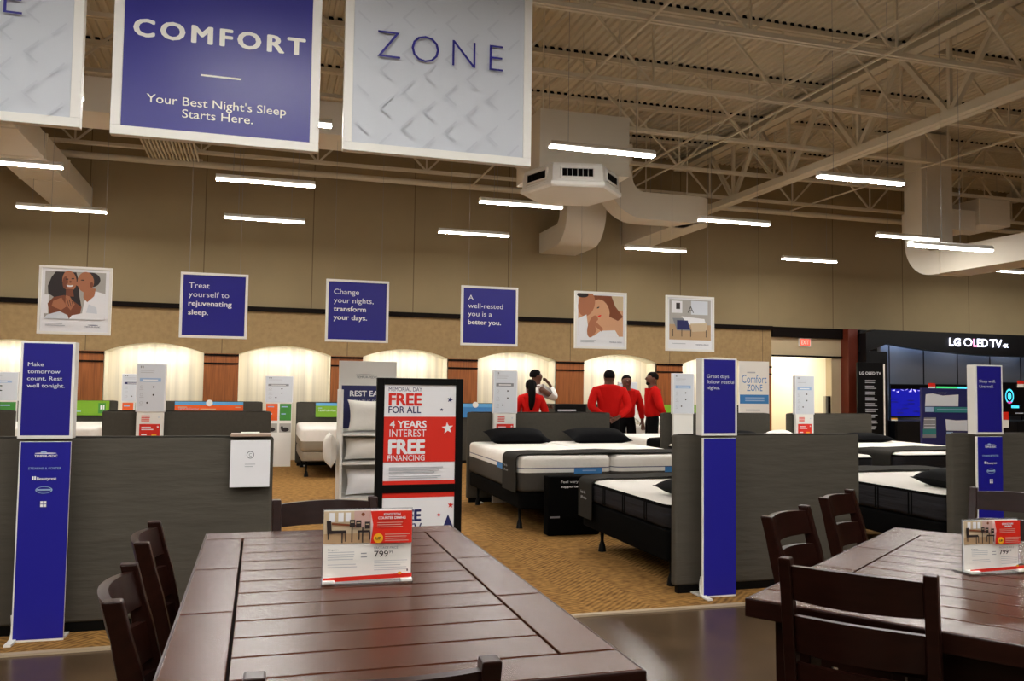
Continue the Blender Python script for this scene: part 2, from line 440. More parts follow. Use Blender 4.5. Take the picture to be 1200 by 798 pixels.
# the tan band with arched niches, and pilasters
PER = 2.222; C0 = -1.79; HW = 0.815; ZS, ZA = 1.965, 2.125; YN = 16.48
arches = [C0 + PER*i for i in range(-3, 6)]
X_END = 10.66
def arch_pts(c, k=16):
    R = (HW**2 + (ZA-ZS)**2)/(2*(ZA-ZS)); zc = ZA-R; a = math.asin(HW/R)
    return [(c + R*math.sin(t), zc + R*math.cos(t)) for t in [(-a + 2*a*i/k) for i in range(k+1)]]
mb = MB(); nb = MB(); pb = MB(); tb = MB()
YB = YW - 0.03
prevr = -10
for c in arches:
    ap = arch_pts(c)
    # tan band above the arch
    for i in range(len(ap)-1):
        (xa, za), (xb, zb) = ap[i], ap[i+1]
        mb.poly([(xa, YB, za), (xb, YB, zb), (xb, YB, 2.76), (xa, YB, 2.76)], M_SUEDE)
        nb.poly([(xa, YB, za), (xb, YB, zb), (xb, YN, zb), (xa, YN, za)], M_WHITEWALL)   # arch soffit
    nb.box(c-HW, c+HW, YN, YN+0.05, 0, 2.3, M_NICHE)
    k = 26
    for s in (-1, 1): nb.box(c+s*HW, c+s*(HW+0.02), YB+0.004, YN, 0, ZS, M_WHITEWALL)
for i, c in enumerate(arches):
    r = arches[i+1]-HW if i+1 < len(arches) else X_END
    l = c+HW
    mb.box(l, r, YB, YW+0.04, ZS, 2.76, M_SUEDE)
    mb.box((l+r)/2-0.006 if i+1 < len(arches) else l+0.3, (l+r)/2+0.006 if i+1 < len(arches) else l+0.312, YB-0.002, YW, ZS, 2.76, M_GROOVE)
    pb.box(l, r, YB, YW+0.04, 0, ZS, M_PILASTER)
    pb.box(l, r, YB-0.025, YB, ZS-0.045, ZS-0.01, M_TRIM); pb.box(l, r, YB-0.02, YB, ZS-0.195, ZS-0.165, M_TRIM)
mb.box(-10, arches[0]-HW, YB, YW+0.04, 0, 2.76, M_SUEDE)
struct(mb, 'wall_back_band'); struct(nb, 'wall_back_niches'); struct(pb, 'wall_back_pilasters')
tb.box(-10, X_END, YW-0.09, YW+0.02, 2.745, 2.83, M_TRIM)
struct(tb, 'trim_2')
mb = MB().box(X_END, 12.5, YW-0.08, YW+0.02, 2.60, 2.82, M_TRIM).box(X_END, 12.5, YW-0.05, YW+0.02, 2.17, 2.21, M_TRIM)
struct(mb, 'trim_3')
M_DOORWALL = mat('doorway_beige', (196, 178, 146), 0.8)
mb = MB().box(X_END, 12.5, YW, YW+0.2, 2.2, 2.7, M_DOORWALL).box(12.22, 12.5, YW, YW+0.2, 0, 2.2, M_DOORWALL)
struct(mb, 'wall_back_doorway')
mb = MB().box(10.4, 10.7, YW+0.05, 19, 0, 2.7, M_WHITEWALL).box(12.22, 12.5, YW+0.2, 19, 0, 2.7, M_WHITEWALL).box(10.4, 12.5, 19, 19.2, 0, 2.7, M_WHITEWALL).box(10.4, 12.5, YW+0.2, 19.2, 2.7, 2.8, M_WHITEWALL)
struct(mb, 'wall_back_hallway')
struct(MB().bbox(12.47, 12.73, YW-0.25, YW+0.1, 0, 2.82, M_POST, 0.01), 'trim_4')
for i, c in enumerate(arches):
    if -5 < c < 11:
        ld = bpy.data.lights.new('niche_lamp', 'AREA'); ld.shape = 'RECTANGLE'; ld.size = 1.3; ld.size_y = 0.12
        ld.energy = NICHE_W; ld.color = NICHE_COL
        lo = bpy.data.objects.new('niche_lamp', ld); lo.location = (c, YB+0.2, ZS+0.06); lo.rotation_euler = (math.radians(28), 0, 0); COL.objects.link(lo)
ld = bpy.data.lights.new('hall_lamp', 'AREA'); ld.size = 1.2; ld.energy = HALL_W; ld.color = NICHE_COL
lo = bpy.data.objects.new('hall_lamp', ld); lo.location = (11.4, 17.6, 2.65); COL.objects.link(lo)

# ------------------------------------------------------------------ roof steel
ordn = ['first', 'second', 'third', 'fourth', 'fifth', 'sixth', 'seventh', 'eighth']
for i, y in enumerate((14.75, 13.0, 11.27, 9.52, 7.78, 6.05)):
    t = thing('roof_joist', 'open web steel roof joist, the %s from the back wall' % ordn[i], 'joist', (0, y, 5.24), 0, 'roof joists')
    mb = MB()
    for s in (-1, 1): mb.box(-9.8, 25.8, s*0.012, s*0.065, 0.98, 1.055, M_STEEL)
    mb.build('top_chord', t)
    mb = MB()
    for s in (-1, 1): mb.box(-9.8, 25.8, s*0.012, s*0.05, 0, 0.05, M_STEEL)
    mb.build('bottom_chord', t)
    mb = MB(); xx = -9.6 + 0.3*(i % 3); up = 0
    while xx < 25:
        a, b_ = (0.03, 1.0) if up else (1.0, 0.03)
        mb.bar((xx, 0, a), (xx+0.95, 0, b_), 0.03, 0.03, M_STEEL)
        if up: mb.bar((xx, 0, 0.03), (xx, 0, 1.0), 0.025, 0.025, M_STEEL)
        xx += 0.95; up = 1-up
    mb.build('web', t)
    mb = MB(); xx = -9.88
    while xx < 25.7: mb.box(xx-0.065, xx+0.0, -0.069, -0.064, 1.045, 1.085, M_SLOT); xx += 0.12  # black blocks stand in for the shadow between deck flutes and joist
    mb.build('flute_shadow', t)['kind'] = 'stuff'
for x0, lab in ((8.45, 'deep steel girder truss running back to the wall, right of the ceiling unit'), (17.2, 'steel girder truss at the far right of the ceiling')):
    t = thing('girder_truss', lab, 'girder', (x0, 0, 4.95), 0, 'girder trusses')
    MB().box(-0.20, -0.02, -8.9, 15.9, 1.08, 1.10, M_STEEL).box(0.02, 0.20, -8.9, 15.9, 1.08, 1.10, M_STEEL).box(-0.04, -0.02, -8.9, 15.9, 1.10, 1.29, M_STEEL).box(0.02, 0.04, -8.9, 15.9, 1.10, 1.29, M_STEEL).build('top_chord', t)
    MB().box(-0.11, -0.01, -8.9, 15.9, 0.0, 0.11, M_STEEL).box(0.01, 0.11, -8.9, 15.9, 0.0, 0.11, M_STEEL).build('bottom_chord', t)
    mb = MB(); yy = 14.75
    while yy > -7:
        mb.bar((0, yy, 1.15), (0, yy-0.87, 0.08), 0.07, 0.07, M_STEEL, (1, 0, 0)); mb.bar((0, yy-0.87, 0.08), (0, yy-1.74, 1.15), 0.07, 0.07, M_STEEL, (1, 0, 0))
        mb.bar((0, yy-0.87, 0.08), (0, yy-0.87, 1.15), 0.05, 0.05, M_STEEL, (1, 0, 0)); yy -= 1.74
    mb.build('web', t)
for i, (xx, lab) in enumerate(((3.72, 'thin bridging rod crossing under the joists above the ceiling unit'), (6.13, 'thin bridging rod under the joists, left of the girder'), (6.62, 'second thin bridging rod close beside the one left of the girder'), (10.6, 'thin bridging rod under the joists right of the girder'))):
    tag(MB((xx, 0, 5.215)).bar((xx, -8, 5.215), (xx, 15.6, 5.215), 0.022, 0.026, M_STEEL).build('bridging_rod'), lab, 'rod', 'bridging rods').location = (xx, 0, 5.215)
o = MB((0, 15.2, 5.1)).tube([(-9.7, 15.2, 5.17), (25.7, 15.2, 5.17)], 0.055, M_STEEL, 10).build('sprinkler_pipe', smooth=40); o.location = (0, 15.2, 5.1)
tag(o, 'long white sprinkler pipe running along the top of the back wall', 'pipe')
mb = MB((-1.5, 15, 5.2))
for k in range(15): mb.box(-1.9+k*0.055, -1.875+k*0.055, 14.0, 15.5, 5.2, 5.25, M_STEEL)
mb.box(-1.92, -1.06, 14.0, 14.04, 5.25, 5.29, M_STEEL).box(-1.92, -1.06, 15.3, 15.34, 5.25, 5.29, M_STEEL)
o = mb.build('ceiling_grille'); o.location = (-1.5, 15, 5.2); tag(o, 'slatted white grille up by the back wall, under the blue COMFORT banner', 'grille')

# ------------------------------------------------------------------ ducts and ceiling unit
def elbow(c0, c1, r0, r1, a0, a1, k=10):
    """ring of (p,q) pairs in a plane: inner and outer arc about (c0,c1)"""
    return [((c0+r0*math.cos(a), c1+r0*math.sin(a)), (c0+r1*math.cos(a), c1+r1*math.sin(a))) for a in [a0+(a1-a0)*i/k for i in range(k+1)]]
def duct_sweep(mb, pairs, axis, a, b, m):
    """rectangular duct: pairs of (inner,outer) profile points swept between a and b on an axis"""
    def p3(p, t): return (t, p[0], p[1]) if axis == 'x' else ((p[0], t, p[1]) if axis == 'y' else (p[0], p[1], t))
    mb.loft([[p3(i, a), p3(o, a), p3(o, b), p3(i, b)] for i, o in pairs], m)
# left duct
t = thing('air_duct', 'boxy white air duct at upper left, with a cross branch behind the banners', 'duct', (-3.2, 12, 4.45), 0, 'air ducts')
mb = MB((-3.2, 12, 4.45)).box(-3.52, -2.88, 9.6, 15.95, 4.45, 4.78, M_DUCT)
for y in (11.2, 12.6, 14.0): mb.box(-3.54, -2.86, y, y+0.04, 4.44, 4.79, M_DUCT)
mb.build('main_duct', t)
MB((-3.2, 12, 4.45)).box(-9.5, 1.6, 10.25, 10.95, 4.46, 4.86, M_DUCT).build('cross_duct', t)
mb = MB((-3.2, 12, 4.45))
for x in (-3.4, -3.0): MB(t.location).tube([(x, 12.5, 4.7), (x, 12.5, 6.3)], 0.012, M_STEEL, 6).build('hanger', t)
for x in (-1.0, 1.0): MB(t.location).tube([(x, 10.6, 4.8), (x, 10.6, 6.3)], 0.012, M_STEEL, 6).build('hanger', t)
# hexagonal ceiling unit with plenum
hx, hy, hz = 3.77, 10.08, 3.90
t = thing('ceiling_air_unit', 'white six-sided ceiling air diffuser with black slotted louvres', 'air diffuser', (hx, hy, hz))
RR = 0.66; hp = [(RR*math.cos(math.radians(-72+60*k-60)), RR*math.sin(math.radians(-72+60*k-60))) for k in range(6)]
mb = MB()
def hexl(s, z): return [(p[0]*s, p[1]*s, z) for p in hp]
mb.loft([hexl(0.95, 0), hexl(1.0, 0.02), hexl(1.0, 0.06), hexl(0.96, 0.075), hexl(0.93, 0.27), hexl(0.9, 0.3)], M_WHITE)
mb.build('casing', t)
for k in range(6):
    a, b_ = Vector((*hp[k], 0)), Vector((*hp[(k+1) % 6], 0)); mid = (a+b_)/2; u = (b_-a).normalized(); nrm = Vector((mid.x, mid.y, 0)).normalized()
    mb = MB(); c = mid*0.955
    def P3(s, z, d): return c + u*s + Vector((0, 0, z)) + nrm*d
    def slab(s0, s1, z0, z1, d0, d1, m):
        vs = [P3(s, z, d) for d in (d0, d1) for z in (z0, z1) for s in (s0, s1)]
        mb.add(vs, [(0, 2, 3, 1), (4, 5, 7, 6), (0, 1, 5, 4), (2, 6, 7, 3), (0, 4, 6, 2), (1, 3, 7, 5)], m)
    slab(-0.22, 0.22, 0.10, 0.125, -0.01, 0.02, M_WHITE); slab(-0.22, 0.22, 0.225, 0.25, -0.01, 0.015, M_WHITE)
    slab(-0.22, -0.195, 0.10, 0.25, -0.01, 0.018, M_WHITE); slab(0.195, 0.22, 0.10, 0.25, -0.01, 0.018, M_WHITE)
    for q in range(6):
        s0 = -0.19 + q*0.0645; slab(s0, s0+0.054, 0.13, 0.22, -0.02, 0.008, M_SLOT)
    mb.build('louvre', t)
MB((hx, hy, hz)).box(3.28, 4.5, 9.9, 10.9, 4.17, 4.95, M_DUCT).build('plenum', t)
mb = MB((hx, hy, hz))
for x in (3.35, 4.4):
    for y in (10.0, 10.8): MB(t.location).tube([(x, y, 4.9), (x, y, 6.3)], 0.012, M_STEEL, 6).build('hanger', t)
# duct dropping behind the unit and turning to the wall
t = thing('air_duct', 'white duct elbow curving down behind the six-sided air unit to the wall', 'duct', (5.7, 13, 4.1), 0, 'air ducts')
pf = atX(665, 241, 5.31); yf = pf.y
zb, zt = 4.12, 4.53; rad = 0.55; ro = rad + (zt-zb)
pairs = [((yf+0.42, 5.6), (yf, 5.6)), ((yf+0.42, zt+0.16), (yf, zt+0.16))]
# centre of the bend
cyc, czc = yf+0.62, zt+0.2
pairs = [((cyc-0.2, 5.9), (yf, 5.9))] + elbow(cyc, czc, 0.2, 0.62, PI, 1.5*PI)
pairs = [(i, (o[0], czc + (o[1]-czc)*((czc-zb)/0.62))) for i, o in pairs]
pairs.append(((YW-0.01, czc-0.2), (YW-0.01, zb)))
mb = MB((5.7, 13, 4.1)); duct_sweep(mb, pairs, 'x', 5.31, 6.08, M_DUCT); mb.build('duct_shell', t, smooth=35)
# duct running right from the unit then back to the wall
t = thing('air_duct', 'white duct running right from the six-sided air unit then turning back to the wall', 'duct', (6.6, 12.5, 3.9), 0, 'air ducts')
yd = 13.35
pA = atY(735, 222, yd); pB = atY(838, 232, yd); zlo = atY(838, 263, yd).z; zhi = pB.z
mb = MB((6.6, 12.5, 3.9))
prs = elbow(pA.x+0.35, zhi+0.25, 0.25, 0.25+(zhi-zlo), PI, 1.5*PI)
prs = [((prs[0][0][0], 5.7), (prs[0][1][0], 5.7))] + prs + [((pB.x-0.35, zhi), (pB.x-0.35, zlo))]
duct_sweep(mb, prs, 'y', yd, yd+0.5, M_DUCT)
mb.build('cross_run', t, smooth=35)
mb = MB((6.6, 12.5, 3.9)); xr = pB.x
k = 8; plan = [((xr-0.36, yd), (xr-0.36, yd+0.5))]
for i in range(k+1):
    a = -PI/2 + PI/2*i/k; plan.append(((xr-0.36+0.36*math.cos(a), yd+0.36+0.36*math.sin(a)), (xr-0.64, yd+0.5)))
plan.append(((xr, YW-0.01), (xr-0.64, YW-0.01)))
mb.loft([[(o[0], o[1], zlo), (i[0], i[1], zlo), (i[0], i[1], zhi), (o[0], o[1], zhi)] for o, i in plan], M_DUCT)
mb.build('wall_run', t, smooth=35)
mb = MB((6.6, 12.5, 3.9))
for x in (pA.x+0.5, xr-0.4): MB(t.location).tube([(x, yd+0.3, zhi-0.05), (x, yd+0.3, 6.3)], 0.012, M_STEEL, 6).build('hanger', t)
# big right-hand duct
t = thing('air_duct', 'large white duct at right that drops from the roof and bends towards the room', 'duct', (11, 10, 3.4), 0, 'air ducts')
zB = 3.565; zT = 3.98; yb = 13.03
prs = [((yb-0.44, 6.25), (yb, 6.25))] + [(i, o) for i, o in elbow(yb-0.66, zB+0.66, 0.22, 0.66, 0, -PI/2)] + [((6.5, zB+0.44), (6.5, zB))]
mb = MB((11, 10, 3.4)); duct_sweep(mb, prs, 'x', 11.6, 12.3, M_DUCT); mb.build('duct_shell', t, smooth=35)
mb = MB((11, 10, 3.4))
for y in (12.2, 10.4, 8.8): MB((11, 10, 3.4)).box(11.59, 12.31, y-0.03, y, 3.555, 4.015, M_DUCT).build('flange', t)
t = thing('rooftop_unit', 'boxy white air handler hung under the roof beside the large right duct', 'air handler', (13.6, 13.3, 4.7))
MB((13.6, 13.3, 4.7)).bbox(13.36, 14.12, 13, 14, 4.72, 5.24, M_DUCT, 0.01).build('cabinet', t)
MB((13.6, 13.3, 4.7)).box(12.31, 13.36, 13.1, 13.9, 4.6, 5.0, M_DUCT).build('connecting_duct', t)
mb = MB((13.6, 13.3, 4.7))
for x in (13.45, 14.0): MB(t.location).tube([(x, 13.5, 5.2), (x, 13.5, 6.3)], 0.012, M_STEEL, 6).build('hanger', t)

# ------------------------------------------------------------------ strip lights
def led(x, y, z, label, top=DECK_Z, cs=0.4):
    t = thing('strip_light', label, 'light', (x, y, z), 0, 'hanging strip lights')
    MB().prism([(-0.056, 0.026), (-0.05, 0.05), (-0.03, 0.075), (0.03, 0.075), (0.05, 0.05), (0.056, 0.026)], 'x', -0.61, 0.61, M_WHITE).build('housing', t)
    MB().prism([(-0.046, 0.008), (-0.032, 0.0), (0.032, 0.0), (0.046, 0.008)], 'x', -0.605, 0.605, M_LED).prism([(-0.05, 0.0255), (-0.047, 0.0085), (0.047, 0.0085), (0.05, 0.0255)], 'x', -0.607, 0.607, M_LEDS).build('light_diffuser', t)
    for s in (-1, 1): MB().tube([(s*cs, 0, 0.07), (s*cs, 0, top-z)], 0.0025, M_GREYINK, 5).build('cable', t)
    return t
led(-2.225, 8.35, 4.0, 'lit strip light mostly hidden behind the white banner at far left')
led(0, 8.45, 4.0, 'lit strip light mostly hidden behind the blue COMFORT banner')
led(3.50, 8.39, 4.0, 'lit strip light directly above the six-sided ceiling air unit')
led(6.96, 8.53, 4.0, 'lit strip light hanging alone at upper right below the girder')
led(-2.97, 11.2, 4.0, 'lit strip light crossing the left duct, the higher of the two at far left', 4.449)
led(0, 11.14, 4.0, 'lit strip light under the COMFORT banner, upper of the pair')
led(3.47, 11.28, 4.0, 'lit strip light just left below the six-sided air unit')
led(6.93, 11.35, 4.0, 'lit strip light at the right end of the duct from the air unit')
led(10.3, 11.5, 4.0, 'lit strip light at right, beside the vertical part of the large duct')
led(-2.93, 13.98, 4.0, 'lit strip light at far left, just above the wall end of the left duct', 4.449)
led(0, 13.73, 4.0, 'lit strip light under the COMFORT banner, lower of the pair')
led(3.4, 13.75, 4.0, 'lit strip light low against the wall left of the curved duct elbow')
led(6.97, 14.13, 4.0, 'lit strip light low under the duct, right of the curved elbow', DECK_Z, 0.11)
led(10.35, 14.2, 4.0, 'lowest lit strip light near the right wall, above the doorway')
led(8.08, 8.3, 3.2, 'bright strip light right beside the bend of the large right duct', DECK_Z, 0.14)
led(13.8, 11.3, 4.0, 'lit strip light cut by the right edge of the photo')
led(13.8, 8.6, 4.0, 'lit strip light off beyond the right edge of the photo')
for i, (x, y) in enumerate([(15.25, 14), (17.2, 11.2), (17.2, 14), (-6.4, 11.2), (-6.4, 13.9), (-6.4, 8.4), (0, 3.3), (-2.9, 3.3), (3.47, 3.3), (6.9, 3.0), (1.7, 1.6), (-1.5, 1.6), (0, 0.4), (-3, 0.4), (3.4, -0.4), (0, -2.6), (3.4, -2.6), (-3, -2.6), (7, -0.4), (7, -2.6), (3.4, -5), (0, -5), (-6.4, -1)]):
    led(x, y, 4.0, 'lit strip light over the sales floor outside the photo')

# ------------------------------------------------------------------ hanging signs
def hanging_sign(name, label, cat, x0, x1, z0, z1, y, face, frame, draw, group, depth=0.04, margin=0.03, top=DECK_Z):
    w, h = x1-x0, z1-z0
    t = thing(name, label, cat, ((x0+x1)/2, y, z0), 0, group)
    mb = MB(); a = w/2
    mb.bbox(-a, a, 0, depth, 0, margin, M_WHITE, 0.003); mb.bbox(-a, a, 0, depth, h-margin, h, M_WHITE, 0.003)
    mb.bbox(-a, -a+margin, 0, depth, margin, h-margin, M_WHITE, 0.003); mb.bbox(a-margin, a, 0, depth, margin, h-margin, M_WHITE, 0.003)
    mb.build('frame', t)
    MB().box(-a+margin*0.8, a-margin*0.8, 0.012, depth-0.006, margin*0.8, h-margin*0.8, face).build('face_panel', t); fp_ = last_part()
    p = Print(w-2*margin, h-2*margin, -a+margin, margin, 0.0112); draw(p); p.build('lettering' if face is not M_WHITECARD or 'picture' not in label else 'print', fp_)
    for s in (-1, 1): MB().tube([(s*a*0.75, depth/2, h-0.01), (s*a*0.75, depth/2, top-z0)], 0.0016, M_GREYINK, 5).build('cable', t)
    return t
YB1 = 5.3; kB = YB1/4.0
def zb1(z): return HC + (z-HC)*kB
def d_comfort(p):
    p.text(M_WHITE, 'COMFORT', 0.045, 0.497, 0.10, 0.965, 0.04, sp=1.3)
    p.rect(M_WHITE, 0.40, 0.672, 0.615, 0.682)
    p.text(M_WHITE, "Your Best Night's Sleep", 0.125, 0.858, 0.046, 0.865, 0.004)
    p.text(M_WHITE, 'Starts Here.', 0.31, 0.925, 0.046, 0.685, 0.004)
M_QWHITE = mat('banner_quilted_white', (206, 211, 219), 0.5)
def quilt(p):
    # faint quilted diamonds printed on the banner
    m = MATS['banner_quilt_shade']
    for j in range(9):
        for i in range(4 if j % 2 == 0 else 3):
            u = 0.115 + 0.25*i + (0.125 if j % 2 else 0); v = 0.05 + 0.108*j
            p.shape(m, [(u+0.03, v+0.085), (u+0.10, v+0.015), (u+0.105, v+0.022), (u+0.045, v+0.09)])
            p.shape(m, [(u-0.09, v-0.03), (u-0.02, v+0.03), (u-0.03, v+0.035), (u-0.095, v-0.02)])
mat('banner_quilt_shade', (197, 202, 211), 0.5)
def d_zone(p):
    quilt(p); p.text(M_BLUE, 'ZONE', 0.13, 0.50, 0.152, 0.865, -0.02, sp=1.35)
def d_the(p):
    quilt(p); p.text(M_BLUE, 'THE', 0.245, 0.49, 0.152, 0.76, -0.02, sp=1.35)
hw = 1.2
hanging_sign('hanging_banner', 'blue square ceiling banner reading COMFORT', 'sign', -0.665*kB, 0.231*kB, zb1(2.535), zb1(2.535)+hw, YB1, M_BLUE, M_WHITE, d_comfort, 'large ceiling banners', 0.06, 0.055)
hanging_sign('hanging_banner', 'white quilted square ceiling banner reading ZONE', 'sign', 0.342*kB, 1.278*kB, zb1(2.558), zb1(2.558)+hw*1.02, YB1, M_QWHITE, M_WHITE, d_zone, 'large ceiling banners', 0.06, 0.055)
hanging_sign('hanging_banner', 'white square ceiling banner cut off at top left, only its last letter in view', 'sign', -0.784*kB-hw, -0.784*kB, zb1(2.548), zb1(2.548)+hw, YB1, M_QWHITE, M_WHITE, d_the, 'large ceiling banners', 0.06, 0.055)

YS = 10.5; kS = YS/8.0
def small(label, xa, xb, face, draw, name='hanging_sign'):
    return hanging_sign(name, label, 'sign', xa*kS, xb*kS, HC+(1.843-HC)*kS, HC+(2.43-HC)*kS, YS, face, M_WHITE, draw, 'small hanging signs', 0.035, 0.03, 4.461 if xa < 1 else DECK_Z)
def slogan(lines):
    def d(p):
        for i, (s, b) in enumerate(lines):
            p.text(M_WHITECARD, s, 0.09, 0.215+0.148*i, 0.088, None, 0.022 if b else 0.0, wx=1.13)
    return d
def d_couple1(p):
    p.rect(M_P_BG, 0.05, 0.04, 0.945, 0.80); p.rect(M_WHITECARD, 0.05, 0.42, 0.11, 0.72)
    p.shape(M_P_DARK, [(0.20, 0.05), (0.50, 0.05), (0.54, 0.18), (0.56, 0.42), (0.60, 0.62), (0.40, 0.60), (0.22, 0.48), (0.10, 0.40), (0.09, 0.28), (0.14, 0.14)])
    p.shape(M_WHITECARD, [(0.64, 0.50), (0.72, 0.42), (0.80, 0.34), (0.945, 0.38), (0.945, 0.76), (0.60, 0.76), (0.62, 0.62)])
    p.shape(M_CARDGREY, [(0.70, 0.55), (0.82, 0.60), (0.84, 0.74), (0.66, 0.74)])
    p.shape(M_P_SKIN2, [(0.62, 0.28), (0.80, 0.30), (0.78, 0.42), (0.68, 0.52), (0.62, 0.45)])
    p.ell(M_P_DARK, 0.72, 0.16, 0.145, 0.12); p.ell(M_P_SKIN2, 0.645, 0.20, 0.125, 0.165); p.ell(M_P_DARKSKIN, 0.735, 0.24, 0.025, 0.045); p.ell(M_P_DARK, 0.60, 0.17, 0.03, 0.008); p.ell(M_P_SKIN2, 0.53, 0.235, 0.03, 0.03)
    p.ell(M_P_SKIN2, 0.405, 0.19, 0.105, 0.165, rot=-0.12); p.ell(M_P_DARKSKIN, 0.345, 0.22, 0.04, 0.10); p.shape(M_P_DARKSKIN, [(0.36, 0.32), (0.46, 0.32), (0.48, 0.44), (0.36, 0.44)])
    p.ell(M_WHITECARD, 0.415, 0.262, 0.05, 0.026, rot=-0.1); p.ell(M_P_SKIN2, 0.415, 0.246, 0.052, 0.016); p.ell(M_P_DARK, 0.37, 0.165, 0.022, 0.010); p.ell(M_P_DARK, 0.455, 0.155, 0.022, 0.010); p.ell(M_P_DARKSKIN, 0.42, 0.205, 0.018, 0.018)
    p.shape(M_P_DARKSKIN, [(0.10, 0.56), (0.18, 0.46), (0.34, 0.42), (0.46, 0.50), (0.60, 0.60), (0.58, 0.74), (0.40, 0.80), (0.14, 0.78)])
    p.shape(M_P_SKIN2, [(0.18, 0.52), (0.30, 0.46), (0.38, 0.60), (0.30, 0.66), (0.16, 0.60)]); p.shape(M_P_SKIN2, [(0.36, 0.42), (0.42, 0.44), (0.50, 0.56), (0.44, 0.66), (0.36, 0.56)])
    for i in range(3): p.shape(M_P_DARK, [(0.37+0.04*i, 0.47+0.02*i), (0.378+0.04*i, 0.468+0.02*i), (0.42+0.03*i, 0.60), (0.412+0.03*i, 0.60)])
    p.shape(M_CARDGREY, [(0.05, 0.80), (0.10, 0.74), (0.28, 0.68), (0.40, 0.74), (0.42, 0.80)]); p.shape(M_WHITECARD, [(0.42, 0.80), (0.46, 0.74), (0.66, 0.69), (0.945, 0.71), (0.945, 0.80)])
    p.text(M_NAVY, 'TEMPUR-PEDIC', 0.66, 0.925, 0.02, 0.89, 0.01); p.ell(M_NAVY, 0.78, 0.888, 0.08, 0.006); p.lines(M_LIGHTINK, 0.08, 0.87, 0.40, 2, 0.03, 0.012)
def d_couple2(p):
    p.rect(M_P_FAIR, 0.03, 0.03, 0.97, 0.80); p.rect(M_P_WARM, 0.62, 0.03, 0.97, 0.3)
    p.shape(M_P_HAIRB, [(0.28, 0.03), (0.72, 0.03), (0.80, 0.22), (0.97, 0.42), (0.86, 0.50), (0.62, 0.40), (0.4, 0.20)])
    p.ell(M_P_FAIR, 0.50, 0.31, 0.17, 0.22, rot=-0.5); p.ell(M_P_SKIN2, 0.20, 0.20, 0.17, 0.24, rot=0.3); p.ell(M_P_DARK, 0.12, 0.03, 0.12, 0.05)
    p.shape(M_WHITECARD, [(0.03, 0.48), (0.2, 0.40), (0.26, 0.8), (0.03, 0.8)])
    p.ell(M_P_SKIN2, 0.33, 0.62, 0.10, 0.22, rot=0.3); p.ell(M_P_FAIR, 0.62, 0.60, 0.24, 0.16); p.shape(M_WHITECARD, [(0.36, 0.8), (0.5, 0.7), (0.8, 0.68), (0.88, 0.8)])
    p.ell(M_P_DARK, 0.44, 0.26, 0.03, 0.012, rot=-0.5); p.ell(M_RED, 0.47, 0.42, 0.04, 0.015, rot=-0.4); p.shape(M_P_SKIN2, [(0.38, 0.52), (0.55, 0.66), (0.52, 0.72), (0.36, 0.6)])
    p.text(M_NAVY, 'TEMPUR-PEDIC', 0.68, 0.92, 0.02, 0.95, 0.01); p.lines(M_LIGHTINK, 0.08, 0.88, 0.45, 2, 0.03, 0.012)
def d_bedroom(p):
    p.rect(M_P_BG, 0.03, 0.03, 0.97, 0.55); p.rect(M_P_FLOOR, 0.03, 0.52, 0.97, 0.82); p.rect(M_WHITECARD, 0.08, 0.06, 0.32, 0.30); p.rect(M_CARDGREY, 0.52, 0.05, 0.9, 0.32)
    p.text(M_P_DARK, 'A', 0.44, 0.29, 0.13, 0.58, -0.012); p.rect(M_P_DARK, 0.18, 0.10, 0.27, 0.22)
    p.shape(M_GREYINK, [(0.1, 0.40), (0.42, 0.40), (0.52, 0.64), (0.2, 0.64)]); p.shape(M_WHITECARD, [(0.3, 0.36), (0.82, 0.40), (0.86, 0.52), (0.45, 0.52)])
    p.shape(M_NAVY, [(0.2, 0.44), (0.44, 0.44), (0.5, 0.62), (0.2, 0.62)]); p.shape(M_P_WARM, [(0.5, 0.5), (0.88, 0.48), (0.88, 0.64), (0.54, 0.66)])
    for u in (0.1, 0.3, 0.5, 0.85): p.rect(M_P_DARK, u, 0.62, u+0.015, 0.76)
    p.text(M_NAVY, 'TEMPUR-PEDIC', 0.62, 0.92, 0.02, 0.92, 0.01); p.lines(M_LIGHTINK, 0.1, 0.89, 0.45, 1, 0.03, 0.012)
small('small hanging sign with a picture of a smiling couple with white bedding, leftmost', -1.835, -1.262, M_WHITECARD, d_couple1)
small('small blue hanging sign reading Treat yourself to rejuvenating sleep', -0.706, -0.130, M_BLUE, slogan([('Treat', 0), ('yourself to', 0), ('rejuvenating', 1), ('sleep.', 1)]))
small('small blue hanging sign reading Change your nights, transform your days', 0.566, 1.153, M_BLUE, slogan([('Change', 0), ('your nights,', 0), ('transform', 1), ('your days.', 1)]))
small('small blue hanging sign reading A well-rested you is a better you', 1.861, 2.441, M_BLUE, slogan([('A', 0), ('well-rested', 0), ('you is a', 0), ('better you.', 1)]))
small('small hanging sign with a picture of an embracing couple with auburn hair', 3.046, 3.620, M_WHITECARD, d_couple2)
small('small hanging sign with a picture of a bedroom, rightmost of the row', 4.072, 4.640, M_WHITECARD, d_bedroom)

